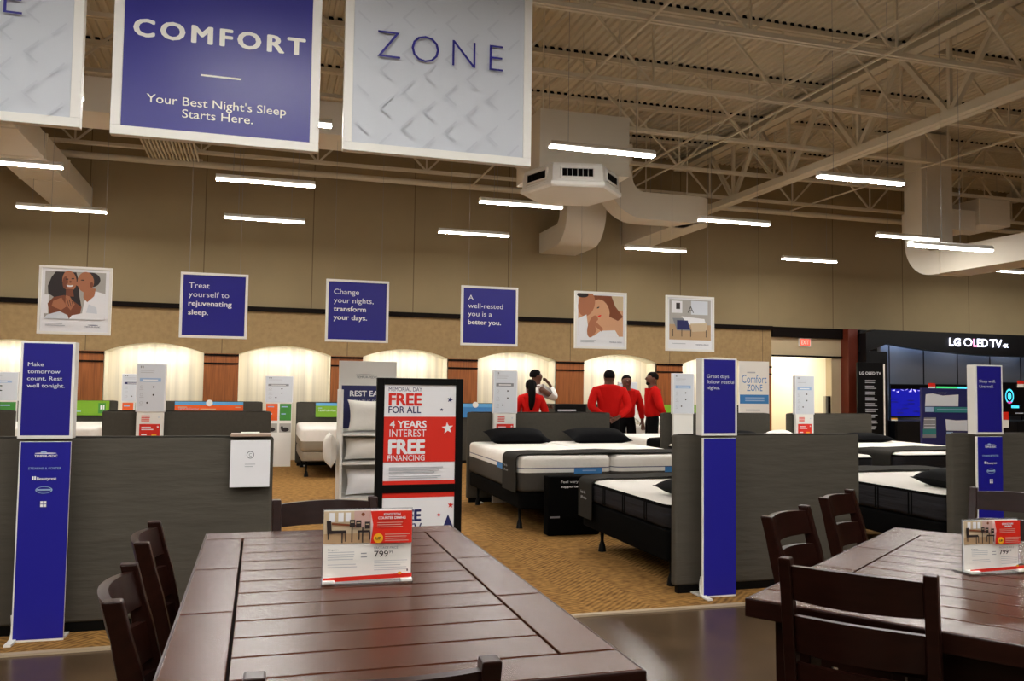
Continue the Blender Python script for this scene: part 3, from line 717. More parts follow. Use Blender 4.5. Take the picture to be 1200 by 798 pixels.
# ------------------------------------------------------------------ upholstered partitions
def partition(label, x0, x1, y, z=1.12, th=0.07, group='grey partitions', m=None):
    t = thing('display_partition', label, 'partition', ((x0+x1)/2, y, 0), 0, group); a = (x1-x0)/2
    mb = MB(); soft_slab(mb, -a, a, 0, th, 0.06, z, m or M_PANEL, rc=0.025, re=0.02)
    mb.build('upholstered_panel', t, smooth=50)
    mb = MB().box(-a+0.03, a-0.03, 0.012, th-0.012, 0.0, 0.065, M_BLACK); mb.build('plinth', t)
    for s in (-1, 1): MB().bbox(s*(a-0.16)-0.03, s*(a-0.16)+0.03, -0.10, th+0.10, 0.006, 0.016, M_WHITE, 0.002).build('foot_plate', t)
    return t
partition('grey upholstered partition at left, behind the first dining table', -1.95, 0.09, 5.42)
partition('grey upholstered partition in the middle, behind the second blue pillar', 2.83, 4.39, 5.42)
partition('grey upholstered partition cut by the right edge of the photo', 5.25, 7.2, 5.42)
Y2 = 10.2
partition('low grey partition in the second row, seen above the left partition', -1.66, 0.13, Y2, m=M_PANELTOP)
partition('sliver of grey partition at the far left edge, second row', -4.4, -2.51, Y2, m=M_PANELTOP)
partition('grey headboard partition behind the bed with two black pillows', 2.48, 4.39, Y2, m=M_PANELTOP)
partition('grey second-row partition seen behind the Great days pillar', 5.13, 6.79, Y2, m=M_PANELTOP)
partition('grey second-row partition in front of the bright doorway', 7.07, 8.48, Y2)
Y3 = 15.3
p1 = partition('back-row grey partition with a plain green header, far left', -4.1, -2.26, Y3, m=M_PANELTOP, group='back-row partitions')
p2 = partition('back-row grey partition with a blue and orange header', -1.85, 0.05, Y3, m=M_PANELTOP, group='back-row partitions')
p3 = partition('back-row grey partition with a blue and green header, behind the white mattress', 0.62, 2.55, Y3, m=M_PANELTOP, group='back-row partitions')
p4 = partition('back-row grey partition with a blue header, behind the red financing sign', 2.9, 4.95, Y3, m=M_PANELTOP, group='back-row partitions')
p5 = partition('back-row grey partition with a black header, between the people', 5.1, 6.75, Y3, m=M_PANELTOP, group='back-row partitions')
p6 = partition('back-row grey partition with a lime header, right of the rightmost man', 7.45, 9.6, Y3, m=M_PANELTOP, group='back-row partitions')
def header(t, x0, x1, bands, badge=None, txt=None):
    c = t.location.x
    MB().bbox(x0-c, x1-c, -0.03, -0.005, bands[-1][1], bands[0][2], bands[0][0], 0.003).build('header_board', t); hb_ = last_part()
    zb_, zt_ = bands[-1][1], bands[0][2]
    p = Print(x1-x0, zt_-zb_, x0-c, zb_, -0.0306)
    for m, a, b_ in bands: p.rect(m, 0, (zt_-b_)/(zt_-zb_), 1, (zt_-a)/(zt_-zb_))
    if txt: txt(p)
    p.build('header_print', hb_)
    if badge:
        mb = MB(); mb.prism([(badge-c+0.055*math.cos(2*PI*i/16), zt_-0.02+0.055*math.sin(2*PI*i/16)) for i in range(16)], 'y', -0.045, -0.031, M_WHITE); mb.build('round_badge', t)
header(p1, -2.89, -2.38, [(M_GREEN, 0.88, 1.12)], None, lambda p: (p.rect(M_DGREEN, 0.68, 0.16, 0.9, 0.86), p.rect(M_WHITECARD, 0.74, 0.3, 0.80, 0.6), p.rect(M_WHITECARD, 0.82, 0.3, 0.86, 0.6), p.lines(M_PALEBLUE, 0.02, 0.7, 0.2, 1, 0.1, 0.06)))
header(p2, -1.37, -0.27, [(M_SKYBLUE, 1.06, 1.115), (M_ORANGE, 0.86, 1.06)], -0.82, lambda p: (p.text(M_PALEBLUE, 'TEMPUR-Contour', 0.05, 0.53, 0.12, 0.35), p.lines(M_P_WARM, 0.37, 0.46, 0.66, 1, 0.1, 0.06), p.lines(M_P_WARM, 0.05, 0.34, 0.18, 1, 0.1, 0.05), p.lines(M_P_WARM, 0.88, 0.34, 0.97, 1, 0.1, 0.05)))
header(p3, 0.95, 2.05, [(M_SKYBLUE, 1.06, 1.11), (M_GREEN, 0.86, 1.06)], None, lambda p: (p.text(M_WHITECARD, 'TEMPUR-Flex', 0.04, 0.60, 0.12, 0.32), p.lines(M_PALEBLUE, 0.34, 0.5, 0.6, 1, 0.1, 0.06), p.lines(M_PALEBLUE, 0.04, 0.34, 0.1, 1, 0.1, 0.05)))
header(p4, 3.2, 4.19, [(M_SKYBLUE, 1.05, 1.115), (M_MIDBLUE, 0.86, 1.05)], 3.85, lambda p: p.lines(M_PALEBLUE, 0.5, 0.72, 0.85, 1, 0.1, 0.07))
header(p5, 5.43, 6.06, [(M_BLACK, 0.88, 1.11)], None, lambda p: (p.lines(M_LIGHTINK, 0.08, 0.42, 0.7, 1, 0.1, 0.14, 0.1), p.lines(M_GREYINK, 0.08, 0.62, 0.6, 1, 0.1, 0.06)))
header(p6, 7.55, 8.7, [(M_GREEN, 0.88, 1.12)])

# white brochure holder hooked over the left partition
t = thing('brochure_holder', 'white card holder hooked over the right end of the left partition', 'card holder', (-0.045, 5.42, 1.12))
mb = MB().bbox(-0.115, 0.115, -0.06, -0.03, -0.30, -0.02, M_WHITECARD, 0.003); mb.build('front_box', t)
MB().bbox(-0.118, 0.118, -0.055, 0.10, 0.003, 0.018, mat('pinkish_wood', (172, 146, 128), 0.5), 0.003).build('shelf', t)
MB().box(-0.06, 0.05, -0.02, 0.04, 0.019, 0.027, M_WHITE).build('leaflet_stack', t)
MB().box(-0.118, 0.118, 0.07, 0.078, -0.2, 0.004, M_WHITE).build('hook', t)
p = Print(0.22, 0.27, -0.11, -0.295, -0.0606); p.ring(M_GREYINK, 0.5, 0.3, 0.1, 0.085, 0.2); p.text(M_GREYINK, 'C', 0.465, 0.335, 0.07, 0.535); p.lines(M_LIGHTINK, 0.36, 0.5, 0.64, 2, 0.05, 0.015); p.build('print', t)

# ------------------------------------------------------------------ blue pillars on the front row
def blue_pillar(label, x0, x1, y, lines, rot, capm=0.033, logos=True, u0=0.17, side=1):
    w = x1-x0; t = thing('blue_sign_pillar', label, 'sign pillar', ((x0+x1)/2, y, 0), rot, 'blue sign pillars'); a = w/2
    MB().bbox(-a+0.012, a-0.006, 0.0, 0.018, 0.0, 1.105, M_WHITE, 0.002).build('lower_board', t); lb_ = last_part()
    p = Print(w-0.026, 1.085, -a+0.020, 0.018, -0.0006); p.rect(M_BLUE2, 0, 0, 1, 1)
    if logos:
        p.ell(M_WHITECARD, 0.5, 0.058, 0.22, 0.003); p.ell(M_PALEBLUE, 0.46, 0.052, 0.06, 0.006); p.text(M_WHITECARD, 'TEMPUR-PEDIC', 0.28, 0.078, 0.013, 0.74, 0.02)
        p.text(M_PALEBLUE, 'STEARNS & FOSTER', 0.17, 0.14, 0.011, 0.83)
        for i in range(2): p.rect(M_WHITECARD, 0.25+0.045*i, 0.175, 0.285+0.045*i, 0.193)
        p.text(M_WHITECARD, 'Beautyrest', 0.35, 0.194, 0.015, 0.74, 0.02)
        p.ring(M_PALEBLUE, 0.5, 0.245, 0.17, 0.018, 0.12); p.lines(M_PALEBLUE, 0.36, 0.24, 0.64, 1, 0.02, 0.008, 0.0)
        for i in (0, 1):
            for j in (0, 1): p.rect(M_WHITECARD, 0.44+0.065*i, 0.302+0.016*j, 0.495+0.065*i, 0.315+0.016*j)
    p.build('lower_print', lb_)
    MB().bbox(-a, a, -0.008, 0.075, 1.122, 1.665, M_WHITE, 0.003).build('upper_box', t); ub_ = last_part()
    p = Print(w-0.03, 0.515, -a+0.015, 1.14, -0.0086); p.rect(M_BLUE, 0, 0, 1, 1)
    for i, s in enumerate(lines): p.text(M_CARDGREY, s, u0, 0.25+0.077*i, capm, None, 0.003, wx=1.2)
    p.build('upper_print', ub_)
    for s in (-1, 1):
        MB().loft([[(s*(a-0.02)+dx, yy, zz+dz) for dx, dz in ((-0.018, 0), (0.018, 0), (0.018, 0.012), (-0.018, 0.012))] for yy, zz in ((0.016, 0.14), (-0.0+0.03, 0.09), (0.028, 0.04), (0.01, 0.013), (-0.03, 0.008), (-0.09, 0.008))] if s*side < 0 else
                  [[(s*(a-0.02)+dx, yy, zz+dz) for dx, dz in ((-0.018, 0), (0.018, 0), (0.018, 0.012), (-0.018, 0.012))] for yy, zz in ((0.03, 0.008), (0.12, 0.008))], M_WHITE).build('foot', t)
    return t
blue_pillar('blue sign pillar reading Make tomorrow count, at left', -1.285, -1.006, 5.285, ['Make', 'tomorrow', 'count. Rest', 'well tonight.'], math.radians(-2), 0.043, u0=0.10)
blue_pillar('blue sign pillar reading Great days follow restful nights', 2.957, 3.235, 5.275, ['Great days', 'follow restful', 'nights.'], 0, 0.045, False, 0.09)
xq = atY(1134, 428, 5.275).x + 0.08
blue_pillar('blue sign pillar at right, reading Sleep well. Live well.', atY(1143, 508, 5.275).x, atY(1175, 508, 5.275).x, 5.275, ['Sleep well.', 'Live well.'], 0, 0.042, True, 0.09)

# ------------------------------------------------------------------ white mattress-info columns
def info_column(label, x0, x1, y, zt, bar, lower='red', zsplit=None, group='white info columns'):
    w = x1-x0; a = w/2; t = thing('info_column', label, 'sign', ((x0+x1)/2, y, 0), 0, group); zsplit = zsplit or 1.11
    MB().bbox(-a, a, 0.0, 0.05, 0.006, zt-0.01, M_WHITE, 0.003).build('column', t)
    MB().bbox(-a-0.012, a+0.012, -0.006, 0.055, zsplit, zt, M_WHITECARD, 0.004).build('info_card', t); ic_ = last_part()
    hh = zt-zsplit-0.02; p = Print(w, hh, -a, zsplit+0.01, -0.0068)
    p.rect(M_CARDGREY, 0, 0, 1, 1)
    for i in (0, 1): p.rect(M_GREYINK, 0.10+0.07*i, 0.03, 0.14+0.07*i, 0.075)
    p.lines(M_LIGHTINK, 0.1, 0.12, 0.7, 2, 0.045, 0.012); p.rect(bar, 0.08, 0.29, 0.86, 0.37); p.lines(M_WHITECARD, 0.2, 0.32, 0.75, 1, 0.1, 0.025, 0)
    for j in range(3):
        v = 0.48+0.17*j
        p.ring(M_LIGHTINK, 0.16, v, 0.06, 0.03, 0.25); p.lines(M_LIGHTINK, 0.08, v+0.05, 0.25, 1, 0.1, 0.01); p.ell(M_P_DARK, 0.6 if j < 2 else 0.38, v, 0.035, 0.02, 10)
    p.build('info_print', ic_)
    if lower == 'red':
        p = Print(w, zsplit-0.72, -a, 0.72, -0.0006); p.lines(M_RED, 0.18, 0.10, 0.5, 4, 0.045, 0.025, 0.1); p.star(M_PALEBLUE, 0.82, 0.15, 0.03)
        p.rect(M_RED, 0.12, 0.34, 0.88, 0.80); p.star(M_WHITECARD, 0.8, 0.42, 0.05); p.lines(M_WHITECARD, 0.2, 0.42, 0.66, 2, 0.06, 0.028); p.lines(M_WHITECARD, 0.2, 0.62, 0.42, 2, 0.06, 0.035); p.rect(M_YELLOW, 0.58, 0.62, 0.76, 0.70); p.lines(M_LIGHTINK, 0.6, 0.88, 0.84, 1, 0.1, 0.02)
        p.build('price_card', t)
    elif lower == 'pair':
        p = Print(w, 0.62, -a, zsplit-0.62, -0.0006); p.rect(M_ORANGE, 0.02, 0.03, 0.46, 0.5); p.rect(M_DGREEN, 0.54, 0.03, 0.98, 0.5)
        for u in (0.08, 0.6): p.lines(M_PALEBLUE, u, 0.10, u+0.28, 1, 0.1, 0.03); p.lines(M_PALEBLUE, u, 0.3, u+0.2, 1, 0.1, 0.03)
        for u in (0.02, 0.54): p.rect(M_P_BG, u, 0.58, u+0.44, 0.83); p.ell(M_P_DARK, u+0.22, 0.75, 0.15, 0.06); p.ell(M_P_DARK, u+0.1, 0.70, 0.05, 0.05)
        p.build('picture_card', t)
    return t
info_column('white info column with a red card, in front of the second-row left partition', -1.30, -1.02, 10.12, 1.645, M_PALEBLUE)
info_column('white info column with a red card, behind the bed with two black pillows', 2.79, 3.08, 10.12, 1.645, M_GREYINK)
info_column('white info column half hidden by the Great days pillar', 5.26, 5.55, 10.12, 1.65, M_PALEBLUE, None)
info_column('white info column with a red card, in front of the bright doorway', 7.14, 7.43, 10.12, 1.65, M_PALEBLUE)
info_column('white info column at the far left edge with orange and green cards', -4.3, -3.72, 15.2, 1.57, M_PALEBLUE, 'pair', group='back-row info columns')
info_column('narrow white info column with a navy bar, half hidden at left', -2.18, -1.80, 15.2, 1.57, M_NAVY, 'pair', group='back-row info columns')
info_column('white info column with orange and green cards, left of the white mattress', 0.10, 0.54, 15.2, 1.57, M_GREYINK, 'pair', group='back-row info columns')
info_column('white info column seen between the two men in red at right', 6.72, 7.1, 15.2, 1.56, M_PALEBLUE, None, group='back-row info columns')

# tall board reading Comfort ZONE
t = thing('info_board', 'tall white board reading Comfort ZONE with four blue bars', 'sign', (8.65, 13.5, 0))
MB().bbox(-0.31, 0.31, 0, 0.03, 0.006, 1.96, M_WHITE, 0.003).build('board', t)
p = Print(0.6, 1.93, -0.30, 0.02, -0.0006)
p.lines(M_LIGHTINK, 0.25, 0.095, 0.6, 1, 0.1, 0.012); p.text(M_MIDBLUE, 'Comfort', 0.07, 0.20, 0.075, 0.93, -0.005); p.text(M_MIDBLUE, 'ZONE', 0.24, 0.275, 0.06, 0.78, 0.0)
p.rect(M_MIDBLUE, 0, 0.31, 1, 0.395); p.lines(M_PALEBLUE, 0.18, 0.335, 0.85, 2, 0.025, 0.010, 0.1); p.lines(M_LIGHTINK, 0.2, 0.45, 0.85, 1, 0.1, 0.012)
for i in range(4): p.rect(M_NAVY if i == 3 else M_MIDBLUE, 0.22, 0.505+0.042*i, 0.8, 0.53+0.042*i)
p.build('print', t)
MB().bbox(-0.2, 0.2, -0.15, 0.2, 0.006, 0.016, M_WHITE, 0.002).build('foot', t)

# exit sign
t = thing('exit_sign', 'small lit red EXIT sign above the bright doorway', 'exit sign', (11.51, 15.97, 2.405))
MB().bbox(-0.15, 0.15, -0.01, 0.03, 0, 0.19, M_WHITE, 0.004).build('housing', t)
MB().box(-0.125, 0.125, -0.013, -0.009, 0.02, 0.17, M_EXIT).build('lit_face', t); lf_ = last_part()
p = Print(0.25, 0.15, -0.125, 0.02, -0.0136); p.text(M_EXITW, 'EXIT', 0.12, 0.8, 0.6, 0.88, 0.0); p.build('lettering', lf_)
t = thing('door_plate', 'dark upright plate on the beige jamb of the bright doorway', 'plate', (12.16, 15.98, 0.9))
MB().bbox(-0.05, 0.02, 0.0, 0.10, 0, 0.42, M_TRIM, 0.004).bbox(-0.11, -0.05, 0, 0.08, 0, 0.42, mat('brushed_steel', (176, 172, 160), 0.35, 0.6), 0.004).build('plate_body', t)

# ------------------------------------------------------------------ poster stand with the holiday financing posters
sx0, sx1, sy = 0.765, 1.36, 5.75
t = thing('poster_stand', 'black poster stand with the red 4 YEARS INTEREST FREE poster', 'poster stand', ((sx0+sx1)/2, sy, 0), math.radians(1.5))
a = (sx1-sx0)/2+0.005
mb = MB(); f = 0.052
mb.bbox(-a, -a+f, 0, 0.035, 0.006, 1.495, M_BLACK, 0.003); mb.bbox(a-f, a, 0, 0.035, 0.006, 1.495, M_BLACK, 0.003)
for z0, z1 in ((1.45, 1.495), (0.715, 0.77), (0.02, 0.07)): mb.bbox(-a+f, a-f, 0, 0.035, z0, z1, M_BLACK, 0.003)
mb.build('frame', t)
MB().bbox(-a, a, -0.2, 0.24, 0.006, 0.03, M_BLACK, 0.004).build('base', t)
MB().bbox(-a+0.03, -a+0.07, 0.16, 0.19, 0.03, 1.34, M_BLACK, 0.003).bbox(a-0.05, a+0.015, 0.16, 0.19, 0.03, 1.34, M_BLACK, 0.003).bbox(-a+0.07, a-0.05, 0.16, 0.19, 1.29, 1.34, M_BLACK, 0.003).build('back_frame', t)
MB().box(-0.04, 0.04, 0.03, 0.17, 1.25, 1.29, M_BLACK).build('brace', t)
MB().box(-a+f-0.005, a-f+0.005, 0.012, 0.026, 0.765, 1.455, M_WHITECARD).build('upper_poster', t); up_ = last_part()
pw = 2*(a-f)
p = Print(pw, 0.68, -pw/2, 0.77, 0.0114)
p.text(M_NAVY, 'MEMORIAL DAY', 0.06, 0.066, 0.038, 0.52, 0.0); p.text(M_RED, 'FREE', 0.06, 0.205, 0.125, 0.52, 0.045); p.text(M_NAVY, 'FOR ALL', 0.06, 0.285, 0.068, 0.51, 0.014)
p.star(M_NAVY, 0.92, 0.147, 0.045, 0.2); p.star(M_NAVY, 0.80, 0.25, 0.026, 0.1)
p.rect(M_RED, 0, 0.322, 1, 0.776)
p.text(M_WHITECARD, '4 YEARS', 0.08, 0.432, 0.072, 0.59, 0.03); p.text(M_WHITECARD, 'INTEREST', 0.08, 0.522, 0.072, 0.585, 0.0)
p.text(M_WHITECARD, 'FREE', 0.065, 0.690, 0.145, 0.575, 0.05); p.text(M_WHITECARD, 'FINANCING', 0.06, 0.762, 0.056, 0.57, 0.008); p.star(M_WHITECARD, 0.885, 0.437, 0.085, -0.1)
p.lines(M_LIGHTINK, 0.08, 0.825, 0.86, 3, 0.024, 0.012); p.lines(M_LIGHTINK, 0.08, 0.915, 0.94, 2, 0.018, 0.008); p.rect(M_RED, 0, 0.962, 1, 1.0)
p.build('upper_print', up_)
# lower part of that poster and the second poster
MB().box(-a+f-0.005, a-f+0.005, 0.012, 0.026, 0.065, 0.72, M_WHITECARD).build('lower_poster', t); lp_ = last_part()
p = Print(pw, 0.645, -pw/2, 0.07, 0.0114)
p.rect(M_RED, 0, 0, 1, 0.055); p.text(M_NAVY, 'FREE', 0.12, 0.300, 0.125, 0.54, 0.045); p.text(M_NAVY, 'TV', 0.33, 0.43, 0.105, 0.55, 0.006); p.star(M_RED, 0.95, 0.145, 0.045, 0.1); p.star(M_RED, 0.785, 0.245, 0.028)
p.shape(M_NAVY, [(0.915, 0.24), (1.0, 0.40), (1.0, 0.47), (0.80, 0.47)]); p.lines(M_LIGHTINK, 0.08, 0.62, 0.9, 4, 0.06, 0.02)
p.build('lower_print', lp_)

# ------------------------------------------------------------------ pillow rack with a REST EASY header
rx0, rx1, ry = 0.70, 1.235, 7.6
t = thing('pillow_rack', 'white pillow display rack with a navy REST EASY header, behind the poster stand', 'rack', ((rx0+rx1)/2, ry, 0))
a = (rx1-rx0)/2
MB().bbox(-a, a, 0.36, 0.39, 0.006, 1.665, M_WHITE, 0.003).build('back_board', t)
for s in (-1, 1): MB().bbox(s*a-0.012, s*a+0.012, 0.0, 0.36, 0.006, 1.40 if s > 0 else 1.40, M_WHITE, 0.003).build('side_panel', t)
for z in (0.12, 0.44, 0.755, 1.01): MB().bbox(-a+0.012, a-0.012, -0.01, 0.36, z-0.02, z, M_WHITE, 0.003).build('shelf', t)
p = Print(2*a, 0.62, -a, 1.04, 0.3594)
p.ell(M_GREYINK, 0.46, 0.20, 0.18, 0.008); p.text(M_GREYINK, 'TEMPUR-PEDIC', 0.30, 0.25, 0.032, 0.66, 0.01)
p.rect(M_NAVY, 0.05, 0.36, 0.97, 1.0); p.text(M_WHITECARD, 'REST EASY', 0.19, 0.52, 0.085, 0.83, 0.03); p.text(M_LIGHTINK, 'WITH THE PERFECT', 0.15, 0.62, 0.045, 0.9, -0.005)
for i in range(7): p.ell(M_WHITECARD, 0.34+0.05*math.cos(2*PI*i/7), 0.76+0.055*math.sin(2*PI*i/7), 0.018, 0.02, 8)
p.build('header_print', t)
MB().bbox(-a, a, 0.0, 0.02, 0.006, 0.11, M_WHITE, 0.002).build('kick_board', t)
def rack_pillow(label, x, y, z, rx, w, l, h, m=None, rz=0):
    mb = MB(); pillow_mesh(mb, w, l, h, m or M_PILLOWW); o = mb.build('pillow', smooth=70); o.location = (x, y, z); o.rotation_euler = (rx, 0, rz)
    return tag(o, label, 'pillow', 'pillows on the rack')
rack_pillow('white pillow standing on the top shelf of the white rack', rx0+0.29, ry+0.17, 1.01+0.155, math.radians(80), 0.44, 0.29, 0.13)
rack_pillow('rumpled white pillow on the middle shelf of the rack', rx0+0.28, ry+0.16, 0.755+0.115, math.radians(72), 0.48, 0.21, 0.17)
rack_pillow('wrapped white pillow on the lower shelf of the rack', rx0+0.28, ry+0.17, 0.44+0.13, math.radians(78), 0.44, 0.24, 0.14, M_WHITECARD)
rack_pillow('white pillow hung upright on the left side of the rack', rx0-0.085, ry+0.15, 0.86, math.radians(90), 0.34, 0.30, 0.12, None, math.radians(90))

# ------------------------------------------------------------------ beds
def bed(label, x0, x1, yh, s, ztop, zmid, zbot, style, leg_h=True, group='display beds', split=False, L=2.0):
    """head at yh; s=+1 when the foot lies further into the store, -1 when it points at the camera"""
    ya, yb_ = sorted((yh, yh + s*L)); t = thing('display_bed', label, 'bed', ((x0+x1)/2, (ya+yb_)/2, 0), 0, group)
    off = t.location
    xs = [(x0, (x0+x1)/2-0.005), ((x0+x1)/2+0.005, x1)] if split else [(x0, x1)]
    for xa, xb in xs:
        mb = MB(off)
        if style == 'grey': bands = [(zmid, M_SIDEGREY), (zmid+0.195, M_WHITE), (zmid+0.235, M_NAVY), (zmid+0.243, M_QUILT)]
        elif style == 'dark': bands = [(zmid, M_SIDEDARK), (ztop-0.035, M_BLACKFAB), (ztop-0.02, M_QUILT)]
        elif style == 'white': bands = [(zmid, M_QUILT), (ztop-0.06, M_QUILT)]
        else: bands = [(zmid, M_TAUPE), (zmid+0.13, M_TAUPE), (ztop-0.2, M_QUILT)]
        soft_slab(mb, xa, xb, ya, yb_, zmid, ztop, M_QUILT, rc=0.10, re=0.045, bands=bands)
        o = mb.build('mattress', t, smooth=60)
        if style == 'dark':
            mb = MB(off)
            for yy in (ya+0.35, ya+0.75, ya+1.15, ya+1.55): mb.box(xa-0.004, xa+0.002, yy, yy+0.012, zmid+0.02, ztop-0.04, M_BLACKFAB); mb.box(xa-0.004, xa+0.002, yy+0.035, yy+0.047, zmid+0.02, ztop-0.04, M_BLACKFAB)
            mb.build('side_handle', o)
        if style == 'grey' and s < 0:
            p = Print(0.30, 0.055, xb-off.x-0.42, zmid+0.18, ya-off.y-0.001); p.rect(M_MIDBLUE, 0, 0, 1, 1); p.lines(M_PALEBLUE, 0.3, 0.35, 0.8, 1, 0.1, 0.2); p.build('brand_label', o)
            mb = MB(off).box(xa-0.0015, xa+0.001, ya+0.5, ya+0.82, zmid+0.18, zmid+0.235, M_MIDBLUE); mb.build('brand_label', o)
    mb = MB(off); soft_slab(mb, x0+0.01, x1-0.01, ya+0.01, yb_-0.01, zbot, zmid-0.004, M_BLACKFAB if style != 'taupe' else M_TAUPE, rc=0.08, re=0.015)
    mb.build('foundation', t, smooth=50)
    for xx in (x0+0.10, x1-0.10):
        for yy in (ya+0.14, yb_-0.30) if s > 0 else (ya+0.30, yb_-0.14):
            mb = MB(off); mb.tube([(xx, yy, zbot+0.01), (xx, yy, 0.10), (xx, yy, 0.06), (xx, yy, 0.007)], [0.02, 0.014, 0.028, 0.036], M_BLACK, 10); mb.build('leg', t, smooth=40)
    return t
def runner(label, x0, x1, y0, y1, ztop, zl, zr=None, text=None, m=None):
    """cloth band laid across a mattress, hanging down both sides"""
    zr = zr or zl; th = 0.012; r = 0.06; pts = []
    pts.append((x0-0.02, zl))
    for i in range(6): a = PI - PI/2*i/5; pts.append((x0-0.02+r+r*math.cos(a), ztop+0.008-r+r*math.sin(a)))
    for k in range(1, 8): pts.append((x0+(x1-x0)*k/8, ztop+0.012+0.004*math.sin(k*2.1)))
    for i in range(6): a = PI/2 - PI/2*i/5; pts.append((x1+0.02-r+r*math.cos(a), ztop+0.008-r+r*math.sin(a)))
    pts.append((x1+0.02, zr))
    cx, cy = (x0+x1)/2, (y0+y1)/2; ct = Vector((cx, 0, ztop-0.3)); mb = MB((cx, cy, ztop))
    loops = []
    for (x, z) in pts:
        d = (Vector((x, 0, z))-ct).normalized()
        loops.append([(x, y0, z), (x+d.x*th, y0, z+max(d.z, 0)*th), (x+d.x*th, y1, z+max(d.z, 0)*th), (x, y1, z)])
    mb.loft(loops, m or M_CHARCOAL)
    t = mb.build('bed_runner', smooth=50); t.location = (cx, cy, ztop)
    tag(t, label, 'bed runner', 'charcoal bed runners')
    if text:
        pm = MB((cx, cy, ztop))
        for i, s in enumerate(text):
            vs, fs = text_geo(s, 0.0); wmax = max(v[0] for v in vs)
            sc = 0.036
            pm.add([(x0-0.02-th-0.0012, y1-0.06-v[0]*sc, ztop-0.13-0.045*i+v[1]*sc) for v in vs], fs, M_LIGHTINK)
        pm.noflip = True; pm.build('lettering', t)
    return t
def bed_pillow(label, x, y, z, w, l, h, rx=0.0, rz=0.0, m=None, group='black display pillows'):
    mb = MB(); pillow_mesh(mb, w, l, h, m or M_SATIN, pinch=0.06); o = mb.build('pillow', smooth=70); o.location = (x, y, z); o.rotation_euler = (rx, 0, rz)
    return tag(o, label, 'pillow', group)
# bed A: split mattress, foot towards the camera
bed('split bed with white and grey mattress, foot towards the camera, in mid picture', 2.47, 4.47, 10.13, -1, 0.76, 0.40, 0.24, 'grey', split=True, L=2.15)
runner('charcoal runner across the foot of the split bed', 2.47, 4.47, 8.02, 8.48, 0.762, 0.40, text=['Feel the', 'difference'])
bed_pillow('black pillow on the left half of the split bed', 3.0, 9.82, 0.845, 0.76, 0.42, 0.17, math.radians(14))
bed_pillow('black pillow on the right half of the split bed', 4.05, 9.82, 0.845, 0.80, 0.42, 0.17, math.radians(14))
t = thing('sign_block', 'black fabric block with white lettering standing at the foot of the split bed', 'display block', (2.97, 7.84, 0))
MB().bbox(-0.27, 0.27, -0.07, 0.08, 0.006, 0.58, M_BLACKFAB, 0.02).build('block', t)
p = Print(0.5, 0.56, -0.25, 0.01, -0.0706); p.text(M_WHITECARD, 'Feel very', 0.22, 0.10, 0.04, 0.58, 0.0); p.text(M_WHITECARD, 'supported', 0.22, 0.18, 0.04, 0.62, 0.01); p.rect(M_GREYINK, 0.0, 0.67, 0.2, 0.70); p.build('lettering', t)
# bed B: head against the middle partition
bed('dark-sided mattress bed behind the middle partition, its head towards the camera', 2.83, 4.36, 5.52, 1, 0.63, 0.43, 0.20, 'dark', L=1.75)
runner('charcoal runner with small lettering on the far end of the dark-sided bed', 2.83, 4.36, 6.92, 7.22, 0.632, 0.29, text=['Feel the', 'difference'])
bed_pillow('black pillow at the head of the dark-sided bed behind the middle partition', 3.28, 5.78, 0.70, 0.70, 0.42, 0.16)
# bed C: head against the right-hand partition
bed('dark-sided bed at right, seen between the two front partitions', 5.27, 6.85, 5.52, 1, 0.645, 0.40, 0.20, 'dark', L=1.9)
runner('charcoal runner across the bed seen between the two front partitions', 5.27, 6.85, 6.98, 7.40, 0.648, 0.33)
bed_pillow('black pillow beside the right partition, on the bed behind it', 5.72, 5.80, 0.72, 0.70, 0.42, 0.18)
# bed D: second row at right, foot towards the camera
bed('white quilted bed with charcoal sides in the second row at right', 7.05, 8.75, 10.13, -1, 0.74, 0.50, 0.24, 'dark', L=2.1)
runner('charcoal runner across the second-row bed at right', 7.05, 8.75, 8.15, 8.75, 0.742, 0.5)
bed_pillow('black pillow on the second-row bed at right', 8.05, 9.85, 0.80, 0.72, 0.42, 0.13, math.radians(4))
# bed I: second row behind the middle pillar; bed G: beyond its partition
bed('bed mostly hidden behind the middle partition and Great days pillar', 5.15, 6.72, 10.13, -1, 0.72, 0.46, 0.24, 'dark', L=2.1)
bed_pillow('black pillow just above the middle partition, right of the Great days pillar', 6.12, 9.82, 0.80, 0.62, 0.42, 0.17, math.radians(14))
bed_pillow('white pillow just above the middle partition, near the bright doorway', 6.66, 9.70, 0.81, 0.36, 0.40, 0.18, math.radians(16), 0, M_PILLOWW, 'white display pillows')
bed('white bed standing in front of the rightmost man in red', 5.30, 6.85, 10.3, 1, 0.73, 0.46, 0.24, 'white', L=1.95)
runner('dark runner lying along the edge of the white bed by the men in red', 5.30, 6.85, 10.5, 10.95, 0.732, 0.45, m=M_BLACKFAB)
# back row beds
bed('white and taupe mattress bed at the back, left of the pillow rack', 0.62, 2.2, 15.2, -1, 0.77, 0.41, 0.27, 'taupe', group='back-row beds')
bed('white bed at the back left, behind the Make tomorrow pillar', -3.75, -2.22, 15.2, -1, 0.78, 0.42, 0.24, 'taupe', group='back-row beds')
bed('white bed at the back, behind the middle man in red', 6.9, 8.3, 15.2, -1, 0.74, 0.42, 0.24, 'taupe', group='back-row beds')
bed_pillow('white pillow on the back bed between the two men in red', 7.25, 14.9, 0.84, 0.6, 0.42, 0.2, math.radians(16), 0, M_PILLOWW, 'white display pillows')

